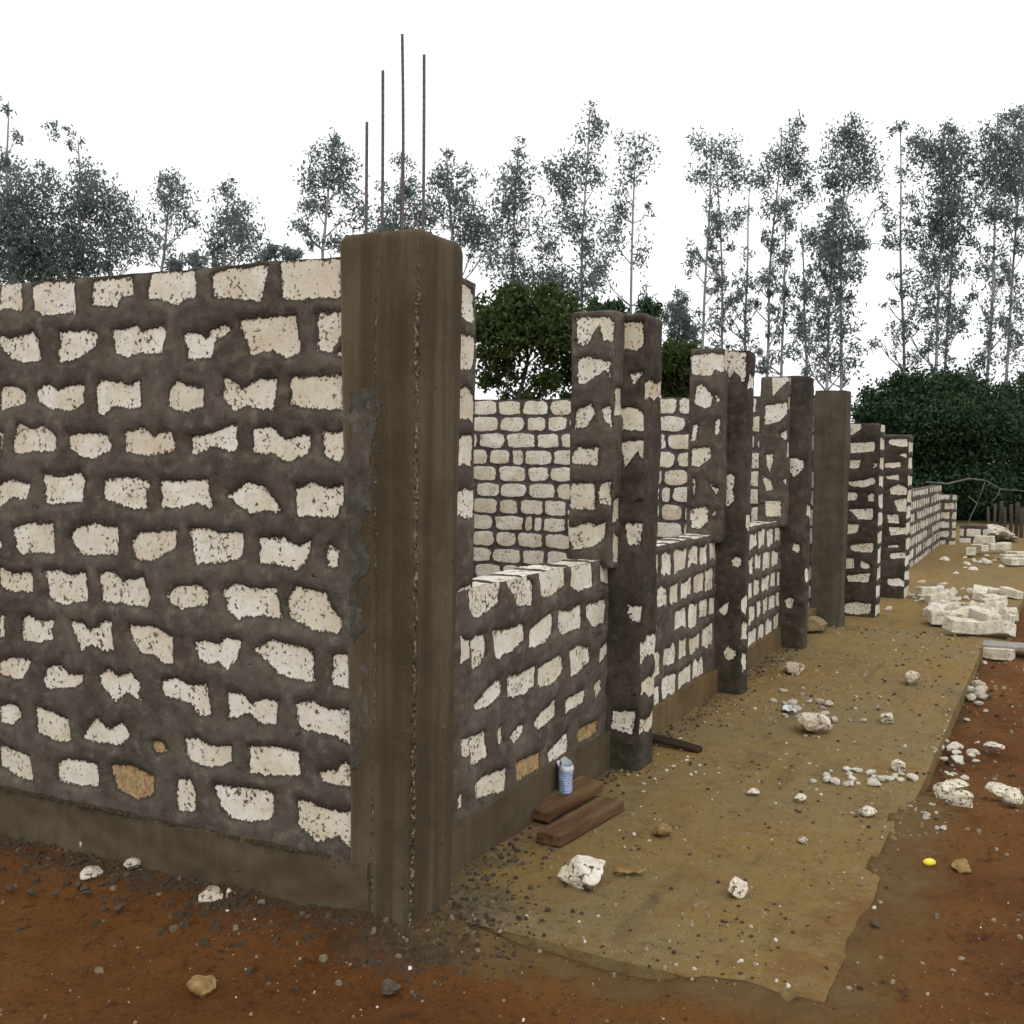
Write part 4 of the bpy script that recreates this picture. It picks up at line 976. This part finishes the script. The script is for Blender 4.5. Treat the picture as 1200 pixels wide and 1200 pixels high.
# ------------------------------------------------------------------ grit: far too many to count
def grit():
    rng = random.Random(5); V = []; F = []; sh = []
    def chip(x, y, z, s, c):
        o = len(V); a = rng.random() * 6.28; dx = rng.uniform(-.25, .25) * s; dy = rng.uniform(-.25, .25) * s; h = s * rng.uniform(.35, .8); st = rng.uniform(.6, 1)
        R5 = [rng.uniform(.7, 1.15) for _ in range(5)]; ca = math.cos(a); sa = math.sin(a)
        for lv, (f, zz) in enumerate(((1, -.3 * s), (.66, h))):
            for k in range(5):
                an = k * 1.2566; u = f * s * R5[k] * math.cos(an); v = f * s * R5[k] * math.sin(an) * st
                V.append((x + u * ca - v * sa + dx * lv, y + u * sa + v * ca + dy * lv, z + zz * (1 + .35 * lv * (R5[k] - .9))))
        F.extend([(o + k, o + (k + 1) % 5, o + 5 + (k + 1) % 5, o + 5 + k) for k in range(5)]); F.append((o + 5, o + 6, o + 7, o + 8, o + 9)); sh.extend([c] * 10)
    def zat(x, y): return slab_top(x, y) if (x > .12 and y > edge_y(x)) else soil_z(x, y)
    for _ in range(4800):
        x = .1 + 8 * rng.random() ** 1.5; y = rng.uniform(-1.45, .08); 
        if n3((x, y, 2), 1.6) + rng.uniform(-.5, .5) < -.05: continue
        s = .0022 + .010 * rng.random() ** 4; chip(x, y, zat(x, y), s * (1 + x * .12), rng.random())
    for _ in range(2600):
        x = rng.uniform(-1.5, .1); y = rng.uniform(-1.5, 2.1)
        if n3((x, y, 3), 1.8) + rng.uniform(-.5, .5) < .05: continue
        chip(x, y, zat(x, y), .002 + .007 * rng.random() ** 4, rng.random())
    for _ in range(2400):
        x = 7.5 * rng.random() ** 1.3; y = rng.uniform(-2.6, -1.42)
        if n3((x, y, 4), 1.6) + rng.uniform(-.5, .5) < .0: continue
        chip(x, y, zat(x, y), (.003 + .012 * rng.random() ** 4) * (1 + x * .15), rng.random())
    for _ in range(800):                                    # clods in the bank under the left wall, crumbs on the foundation ledge
        x = -abs(rng.gauss(.2, .16)); y = rng.uniform(.0, 2.1)
        chip(x, y, zat(x, y), .003 + .020 * rng.random() ** 5, rng.random() * .5)
    for _ in range(700):
        y = rng.uniform(.25, 2.1); chip(-.008 - rng.random() * .012, y, .198, .004 + .010 * rng.random() ** 2, rng.random() * .35)
    for _ in range(1800):                                    # crumbs along the feet of walls and pillars
        if rng.random() < .45: x = -abs(rng.gauss(.06, .12)); y = rng.uniform(.1, 2.1)
        else: x = rng.uniform(.3, 7); y = .09 - abs(rng.gauss(0, .10))
        chip(x, y, zat(x, y), .003 + .014 * rng.random() ** 3, rng.random() * .45)
    for _ in range(600):
        x = rng.gauss(.12, .22); y = rng.gauss(-.14, .14)
        chip(x, y, zat(x, y), .003 + .013 * rng.random() ** 3, rng.random() * .5)
    me = bpy.data.meshes.new('gravel'); me.from_pydata(V, [], F)
    me.attributes.new('shade', 'FLOAT', 'POINT').data.foreach_set('value', np.array(sh, np.float32))
    k = NT('grit'); c = k.mix(k.ramp(k.attr('shade'), .35, .6), (.055, .041, .026), (.26, .21, .14)); c = k.mix(k.ramp(k.attr('shade'), .88, .98), c, (.6, .57, .5))
    tag(link('gravel', me, k.done(c)), 'fine grit and mortar crumbs strewn over slab and soil', 'gravel', kind='stuff')
grit()

# ------------------------------------------------------------------ fence far away
fe = empty('wooden_fence', tuple(ground_at(1166, 646, -.02)))
tag(fe, 'short stretch of upright grey poles at the far end of the walkway', 'fence')
base = Vector(fe.location)
for i in range(9):
    me = boxm('fence_pole', .8, .09, .06, 20 + i, .02, .02); 
    for v in me.vertices: v.co = Vector((v.co.y, v.co.z, v.co.x + .35))
    o = link('fence_pole', me, M_darkbark, fe); o.location = (4.5 + .05 * (i % 3), .30 - i * .115, -.05 + .06 * ((i * 7) % 3)); o.rotation_euler = (.03 * ((i % 3) - 1), 0, .2 * i)

# ------------------------------------------------------------------ trees
def leaves(blobs, depth, seed, ll, lw, dens, droop=.5):
    """leaf faces in clumps through ellipsoids given in photo pixels at a depth; blob = (x, y, rx, ry, weight)"""
    rs = np.random.RandomState(seed); s = depth / CAM_F; Vs = []; Sh = []
    Rm = np.array(CAM_ROT)
    for (bx, by, rx, ry, wt) in blobs:
        c = np.array(at(bx, by, depth + rs.uniform(-.6, .6))); ax = rx * s; az = ry * s; ad = (ax + az) / 2 * 1.2
        nsub = max(3, int(rx * ry / 13 * dens * wt)); per = 20
        q = rs.normal(size=(nsub, 3)); q /= np.linalg.norm(q, axis=1)[:, None]; q *= (rs.rand(nsub, 1) ** .45)
        sub = c + q[:, :1] * ax * Rm[:, 0] + q[:, 1:2] * np.array([0, 0, az]) + q[:, 2:] * ad * -Rm[:, 2]
        sig = min(.2, max(.07, (ax + az) * .145))
        P = np.repeat(sub, per, 0) + rs.normal(size=(nsub * per, 3)) * sig
        n = len(P); d = rs.normal(size=(n, 3)); d[:, 2] -= droop * 1.6; d /= np.linalg.norm(d, axis=1)[:, None]
        w_ = np.cross(d, rs.normal(size=(n, 3))); w_ /= np.linalg.norm(w_, axis=1)[:, None] + 1e-9
        L = ll * rs.uniform(.6, 1.3, (n, 1)); Wd = lw * rs.uniform(.7, 1.3, (n, 1))
        quad = np.stack([P - d * L * .5, P + w_ * Wd * .5, P + d * L * .5, P - w_ * Wd * .5], 1)
        Vs.append(quad.reshape(-1, 3)); sh = np.repeat(rs.rand(nsub), per) * .6 + rs.rand(n) * .4; Sh.append(np.repeat(sh, 4))
    return np.concatenate(Vs), np.concatenate(Sh)
def tree(name, label, group, cat, trunk, depth, blobs, seed, leaf_m, bark_m, ll=.19, lw=.06, dens=1.0, tr=.062, base_z=-.1, limbs=True, droop=.5):
    rng = random.Random(seed)
    if name != 'eucalyptus_tree':                                               # a ragged rim of smaller sprays
        blobs = list(blobs)
        for (bx, by, rx, ry, wt) in list(blobs):
            for _ in range(6):
                an = rng.uniform(0, 6.28); blobs.append((bx + rx * 1.02 * math.cos(an), by + ry * 1.02 * math.sin(an), rx * rng.uniform(.12, .26), ry * rng.uniform(.15, .4), wt * .6))
    (xb, yb), (xt, yt) = trunk
    bottom = at(xb, yb, depth); top = at(xt, yt, depth)
    dirv = (bottom - top); foot = bottom + dirv * ((base_z - bottom.z) / dirv.z if dirv.z else 0)
    foot = Vector((bottom.x, bottom.y, base_z))
    root = empty(name, tuple(foot)); tag(root, label, cat, group)
    inv = Vector(foot)
    n = 14; path = []; rad = []
    for i in range(n + 1):
        t = i / n
        p = foot.lerp(bottom, t / .25) if t < .25 else bottom.lerp(top, (t - .25) / .75)
        p = p + Vector((mnoise.noise(Vector((seed, t * 2.5, 0))), mnoise.noise(Vector((seed, t * 2.5, 9))), 0)) * .13 * min(1, t * 3)
        path.append(p - inv); rad.append(tr * (1 - .8 * t) + .008)
    specs = [(path, rad, 7)]
    if limbs:
        for (bx, by, rx, ry, wt) in [q for q in blobs if q[2] * q[3] > 60]:
            c = at(bx, by, depth) - inv; best = None
            for i in range(2, n + 1):
                dz = c.z - path[i].z; hz = (Vector((c.x, c.y, 0)) - Vector((path[i].x, path[i].y, 0))).length
                if best is None or abs(dz - hz * .9 - .15) < best[0]: best = (abs(dz - hz * .9 - .15), i)
            i = best[1]; p0 = path[i]; mid = p0.lerp(c, .55) + Vector((0, 0, -.08)); r0 = min(rad[i] * .6, .035)
            specs.append(([p0, mid, c], [r0, r0 * .6, .006], 5))
            for kx in range(2):
                e = c + Vector((rng.uniform(-1, 1) * rx, rng.uniform(-1, 1) * rx, rng.uniform(-.2, 1) * ry)) * depth / CAM_F * .8
                specs.append(([mid, mid.lerp(e, .5) + Vector((0, 0, .05)), e], [r0 * .5, r0 * .35, .004], 4))
    tubes('trunk', specs, bark_m, root)
    V, sh = leaves(blobs, depth, seed, ll, lw, dens, droop); V = V - np.array(inv)
    me = bpy.data.meshes.new('crown'); me.from_pydata(V.tolist(), [], np.arange(len(V)).reshape(-1, 4).tolist())
    me.attributes.new('shade', 'FLOAT', 'POINT').data.foreach_set('value', sh.astype(np.float32))
    link('crown', me, leaf_m, root)
    return root

GE = 'tall eucalyptus trees behind the building'
def b(*a):
    out = []
    for t in a:
        out.append(t if len(t) == 5 else (*t, 1.0))
    return out
EUC = [
 ('dense eucalyptus cut by the left border above the left wall', ((14, 340), (6, 118)), 34, b((34, 225, 30, 26), (16, 262, 38, 34), (8, 310, 40, 36), (45, 285, 25, 25), (5, 195, 12, 15, .6), (4, 122, 8, 10, .4), (18, 160, 10, 8, .3), (60, 310, 25, 22, .8))),
 ('broad leaning eucalyptus second from left with loose sprigs on top', ((98, 330), (92, 165)), 35, b((102, 205, 12, 16), (118, 232, 22, 18), (142, 262, 24, 22), (92, 250, 24, 28, .8), (110, 290, 45, 22), (165, 292, 20, 12, .6), (75, 155, 13, 6, .5), (58, 196, 9, 8, .4), (80, 312, 45, 18), (60, 148, 6, 6, .5), (88, 168, 8, 6, .5))),
 ('slender eucalyptus with a narrow crown, lone above the left wall', ((190, 320), (202, 205)), 40, b((203, 215, 12, 12), (214, 236, 14, 18), (194, 230, 12, 14), (226, 256, 7, 10), (202, 262, 12, 10, .6), (196, 280, 8, 10, .3))),
 ('small dark eucalyptus with a split crown over the left wall', ((262, 320), (268, 214)), 38, b((268, 222, 8, 11), (271, 244, 18, 15), (258, 285, 15, 22, 1.3), (293, 283, 14, 24, 1.3), (268, 262, 10, 10, .5))),
 ('tall bell shaped eucalyptus just left of the bare bars', ((378, 300), (392, 152)), 38, b((392, 165, 7, 12), (391, 186, 20, 13), (376, 206, 18, 13), (404, 208, 14, 18), (366, 234, 16, 14, .8), (411, 245, 13, 20, .9), (350, 262, 14, 12, .5), (392, 286, 14, 9), (372, 280, 12, 10, .4))),
 ('low eucalyptus seen between the four bars', ((470, 300), (470, 178)), 39, b((470, 190, 10, 12, .5), (480, 224, 15, 17, .9), (462, 258, 26, 20), (498, 250, 18, 24), (448, 280, 14, 12))),
 ('feathery eucalyptus right of the bars with a trailing tip', ((532, 300), (522, 172)), 38, b((523, 178, 7, 8, .5), (518, 205, 13, 13), (531, 220, 12, 18), (560, 204, 16, 7, .4), (541, 250, 18, 17), (562, 262, 11, 18), (570, 295, 14, 22, .8), (545, 275, 16, 12))),
 ('eucalyptus with an onion shaped crown above the first window', ((596, 420), (606, 170)), 37, b((608, 180, 7, 12, .7), (605, 208, 18, 13), (600, 232, 25, 16), (590, 262, 20, 20, .7), (618, 270, 16, 14, .6), (592, 312, 18, 22, .8), (632, 330, 24, 15), (612, 345, 20, 15))),
 ('tallest ragged eucalyptus above the first window opening', ((680, 420), (690, 128)), 36, b((699, 138, 9, 13, .6), (696, 160, 15, 13, .7), (680, 195, 18, 16, .8), (655, 200, 15, 14), (664, 225, 16, 16, .7), (701, 208, 12, 10, .5), (672, 260, 24, 15, .8), (640, 290, 13, 20, .8), (655, 322, 14, 12), (690, 300, 12, 20, .4), (672, 342, 30, 12))),
 ('sparse eucalyptus with drooping tufts behind the second pilaster', ((738, 420), (744, 165)), 38, b((744, 168, 16, 9, .7), (749, 188, 20, 14, .7), (734, 220, 12, 9, .6), (727, 248, 11, 20, .8), (719, 280, 11, 20, .8), (762, 248, 5, 8, .8), (702, 320, 13, 20), (752, 290, 12, 25, .2))),
 ('eucalyptus with a flat topped open crown left of the bright gap', ((822, 420), (836, 160)), 40, b((822, 168, 16, 10, .8), (846, 180, 16, 18, .9), (861, 205, 11, 18), (816, 205, 13, 11, .8), (862, 255, 6, 15, .8), (846, 270, 7, 10, .7), (812, 312, 11, 7, .7), (838, 215, 12, 10, .6))),
 ('thin bare eucalyptus stem with a few tufts beside the flat topped one', ((847, 430), (842, 190)), 42, b((842, 250, 9, 12, .5), (848, 315, 7, 10, .5), (836, 285, 6, 8, .4), (850, 360, 9, 12, .3))),
 ('eucalyptus with a windswept plume left of centre right', ((897, 450), (915, 150)), 39, b((933, 148, 7, 11, .8), (925, 168, 13, 13), (908, 188, 16, 13), (930, 200, 14, 18, 1.2), (944, 222, 11, 16), (884, 214, 18, 9), (916, 240, 18, 13, .9), (893, 282, 7, 7), (898, 330, 10, 12, .5), (905, 280, 10, 10, .3))),
 ('thin straight eucalyptus stem between the two plumes', ((915, 450), (922, 230)), 41, b((920, 265, 9, 12, .6), (918, 320, 7, 18, .4), (926, 350, 8, 12, .3))),
 ('eucalyptus with a tall rounded plume right of the windswept one', ((985, 470), (990, 138)), 39, b((998, 142, 8, 8), (990, 160, 18, 13), (1004, 180, 16, 18, 1.2), (980, 188, 15, 17), (1020, 206, 13, 20), (990, 214, 20, 11), (1034, 240, 8, 10, .7), (972, 216, 10, 10))),
 ('shorter thick eucalyptus with a dark pear shaped crown', ((968, 470), (978, 240)), 36, b((979, 250, 7, 14, 1.2), (978, 274, 18, 18, 1.4), (970, 300, 14, 18, 1.4), (953, 282, 10, 11), (975, 328, 16, 16, .8), (1010, 285, 11, 12, .8), (965, 368, 18, 22, .6), (1004, 320, 13, 15, .5), (990, 380, 16, 15, .5), (960, 410, 14, 20, .4), (995, 415, 12, 18, .4))),
 ('crooked thin eucalyptus right of the bright gap', ((1060, 450), (1054, 150)), 40, b((1054, 150, 11, 6), (1070, 164, 13, 9), (1062, 206, 10, 9, .7), (1050, 290, 8, 12, .6), (1060, 380, 8, 14, .5), (1056, 330, 8, 12, .3))),
 ('dense forked eucalyptus above the dark spreading tree', ((1096, 450), (1108, 145)), 37, b((1115, 150, 9, 9), (1108, 178, 20, 18, 1.3), (1112, 208, 20, 20, 1.3), (1104, 240, 17, 20, 1.2), (1120, 265, 18, 20), (1075, 178, 14, 12), (1074, 275, 14, 14, .9), (1096, 300, 17, 17, .9), (1080, 340, 11, 28, .7), (1120, 322, 11, 18, .6), (1124, 380, 10, 10, 1.1), (1098, 390, 14, 14, .5))),
 ('second crown of leaves on a thin stem right of the forked eucalyptus', ((1108, 450), (1118, 160)), 41, b((1125, 175, 10, 12), (1130, 235, 10, 16, .7), (1112, 300, 9, 15, .5), (1112, 355, 8, 14, .4))),
 ('big eucalyptus with a heavy crown near the right border', ((1158, 460), (1170, 132)), 36, b((1186, 138, 13, 11), (1170, 164, 18, 16, 1.2), (1190, 176, 18, 18, 1.2), (1164, 204, 19, 18, 1.2), (1186, 215, 18, 15), (1145, 194, 10, 12, .8), (1160, 248, 19, 12), (1160, 310, 14, 24, .5), (1160, 370, 14, 15, .5), (1150, 420, 14, 14, .5))),
 ('eucalyptus cut by the right border behind the heavy one', ((1178, 460), (1200, 130)), 39, b((1205, 150, 14, 18), (1204, 205, 15, 20), (1195, 278, 14, 20, .6), (1186, 340, 14, 18, .5), (1190, 400, 14, 20, .5))),
 ('eucalyptus standing just outside the right border', ((1235, 460), (1228, 140)), 38, b((1230, 165, 22, 22), (1226, 215, 26, 24), (1236, 280, 20, 30, .7), (1222, 350, 15, 25, .5))),
 ('thin eucalyptus stem rising from the bright gap over the third pilaster', ((872, 430), (878, 220)), 43, b((878, 250, 7, 10, .4), (872, 318, 8, 10, .3), (876, 375, 7, 9, .3))),
 ('thin eucalyptus stem left of the pear shaped crown', ((946, 455), (940, 260)), 42, b((942, 280, 8, 10, .6), (944, 340, 9, 14, .5), (936, 390, 9, 14, .4), (948, 405, 8, 12, .4))),
]
for i, (lab, trk, dep, bl) in enumerate(EUC):
    rng = random.Random(900 + i); (x0, y0), (x1, y1) = trk; bl = list(bl)
    bl = [(x, y, rx * 1.3, ry * 1.25, w_ * .8) for x, y, rx, ry, w_ in bl]
    for j in range(16 if x0 > 800 else 6):                                      # small tufts along the stem
        t = rng.uniform(.04, .72); bl.append((x0 + (x1 - x0) * t + rng.gauss(0, 13), y0 + (y1 - y0) * t, rng.uniform(6, 14), rng.uniform(6, 13), rng.uniform(.15, .45)))
    tree('eucalyptus_tree', lab, GE, 'tree', trk, dep, bl, 100 + i, M_euc, M_bark)
GB = 'low bushy trees behind the building'
tree('bushy_tree', 'green bushy tree filling the gap between corner pillar and second pilaster', GB, 'tree', ((610, 470), (620, 370)), 26, b((622, 372, 42, 22, 1.3), (572, 372, 18, 24, 1), (662, 368, 22, 18, 1), (690, 392, 14, 22, .8), (600, 350, 14, 10, .8), (645, 348, 12, 10, .7), (590, 395, 32, 26, 1.3), (650, 392, 30, 28, 1.3), (665, 425, 20, 22, .6), (575, 430, 18, 18, .4), (625, 428, 40, 16, .3), (600, 455, 40, 12, .2), (650, 455, 35, 12, .2)), 301, M_bush, M_darkbark, .17, .07, 1.1, .06)
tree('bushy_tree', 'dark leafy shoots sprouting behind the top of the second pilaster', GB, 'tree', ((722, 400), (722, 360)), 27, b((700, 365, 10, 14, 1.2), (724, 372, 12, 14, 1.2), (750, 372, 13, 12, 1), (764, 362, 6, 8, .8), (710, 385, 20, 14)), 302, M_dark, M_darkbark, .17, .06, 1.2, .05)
tree('bushy_tree', 'round green bush between the second and third pilasters', GB, 'tree', ((800, 470), (798, 410)), 26, b((802, 432, 28, 24, 1.6), (788, 418, 18, 14, 1.3), (785, 450, 22, 16, 1.4), (818, 450, 18, 18, 1.4)), 303, M_bush, M_darkbark, .17, .07, 1.3, .06)
tree('bushy_tree', 'small dark pointed tree over the round green bush', GB, 'tree', ((792, 420), (795, 345)), 33, b((795, 355, 9, 12, 1.2), (790, 378, 14, 14, 1.2), (800, 395, 18, 12, 1)), 304, M_euc, M_darkbark, .17, .05, 1.1, .05)
tree('bushy_tree', 'tiny treetop peeping over the left wall beside the third block', GB, 'tree', ((232, 330), (232, 300)), 30, b((232, 308, 8, 9), (205, 312, 5, 5, .6)), 305, M_euc, M_darkbark, .16, .05, 1.1, .03)
tree('bushy_tree', 'pair of tiny treetops over the left wall next to the corner pillar', GB, 'tree', ((330, 320), (318, 292)), 30, b((317, 298, 6, 7), (341, 298, 8, 7), (443, 280, 8, 8)), 306, M_euc, M_darkbark, .16, .05, 1.1, .03)
DK = dict(ll=.15, lw=.065, tr=.14, droop=.2, dens=1.7)
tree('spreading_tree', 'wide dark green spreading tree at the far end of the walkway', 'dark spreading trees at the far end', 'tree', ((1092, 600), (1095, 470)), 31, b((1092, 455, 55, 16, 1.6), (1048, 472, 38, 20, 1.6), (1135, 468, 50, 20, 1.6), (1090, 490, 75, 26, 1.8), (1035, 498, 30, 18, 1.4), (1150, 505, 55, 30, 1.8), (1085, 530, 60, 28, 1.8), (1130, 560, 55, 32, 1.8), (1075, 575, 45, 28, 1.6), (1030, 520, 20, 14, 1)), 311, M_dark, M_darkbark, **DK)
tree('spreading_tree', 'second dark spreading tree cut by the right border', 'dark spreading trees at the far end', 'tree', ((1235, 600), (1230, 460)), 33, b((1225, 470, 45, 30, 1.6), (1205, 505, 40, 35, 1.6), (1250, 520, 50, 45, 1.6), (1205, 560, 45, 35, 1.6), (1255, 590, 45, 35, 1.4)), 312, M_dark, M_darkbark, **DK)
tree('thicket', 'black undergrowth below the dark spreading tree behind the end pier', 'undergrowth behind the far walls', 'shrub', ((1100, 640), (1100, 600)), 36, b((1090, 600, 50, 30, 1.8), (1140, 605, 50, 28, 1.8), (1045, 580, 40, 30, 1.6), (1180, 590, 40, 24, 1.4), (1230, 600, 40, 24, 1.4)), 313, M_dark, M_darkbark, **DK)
tree('thicket', 'low green undergrowth right of the pole fence', 'undergrowth behind the far walls', 'shrub', ((1190, 630), (1195, 600)), 40, b((1185, 598, 30, 12, 1.2), (1225, 600, 30, 14, 1.2), (1150, 600, 30, 12, 1.2)), 314, M_bush, M_darkbark, .25, .1, 1.2, .05)
# fallen bare branch in front of the dark tree
path = [tuple(at(x, y, 29)) for x, y in ((1085, 565), (1110, 567), (1135, 561), (1155, 563), (1172, 573), (1205, 576))]
o = tubes('bare_branch', [(path, [.03, .028, .025, .022, .02, .012], 6), ([tuple(at(1172, 573, 29)), tuple(at(1168, 582, 29)), tuple(at(1160, 590, 29))], [.018, .014, .008], 5), ([tuple(at(1135, 582, 29)), tuple(at(1145, 590, 29)), tuple(at(1140, 600, 29)), tuple(at(1128, 628, 29))], [.02, .018, .015, .02], 5), ([tuple(at(1155, 563, 29)), tuple(at(1145, 590, 29))], [.014, .01], 5)], M_greywood)
tag(o, 'pale bare dead branch hanging across the dark spreading tree', 'branch')
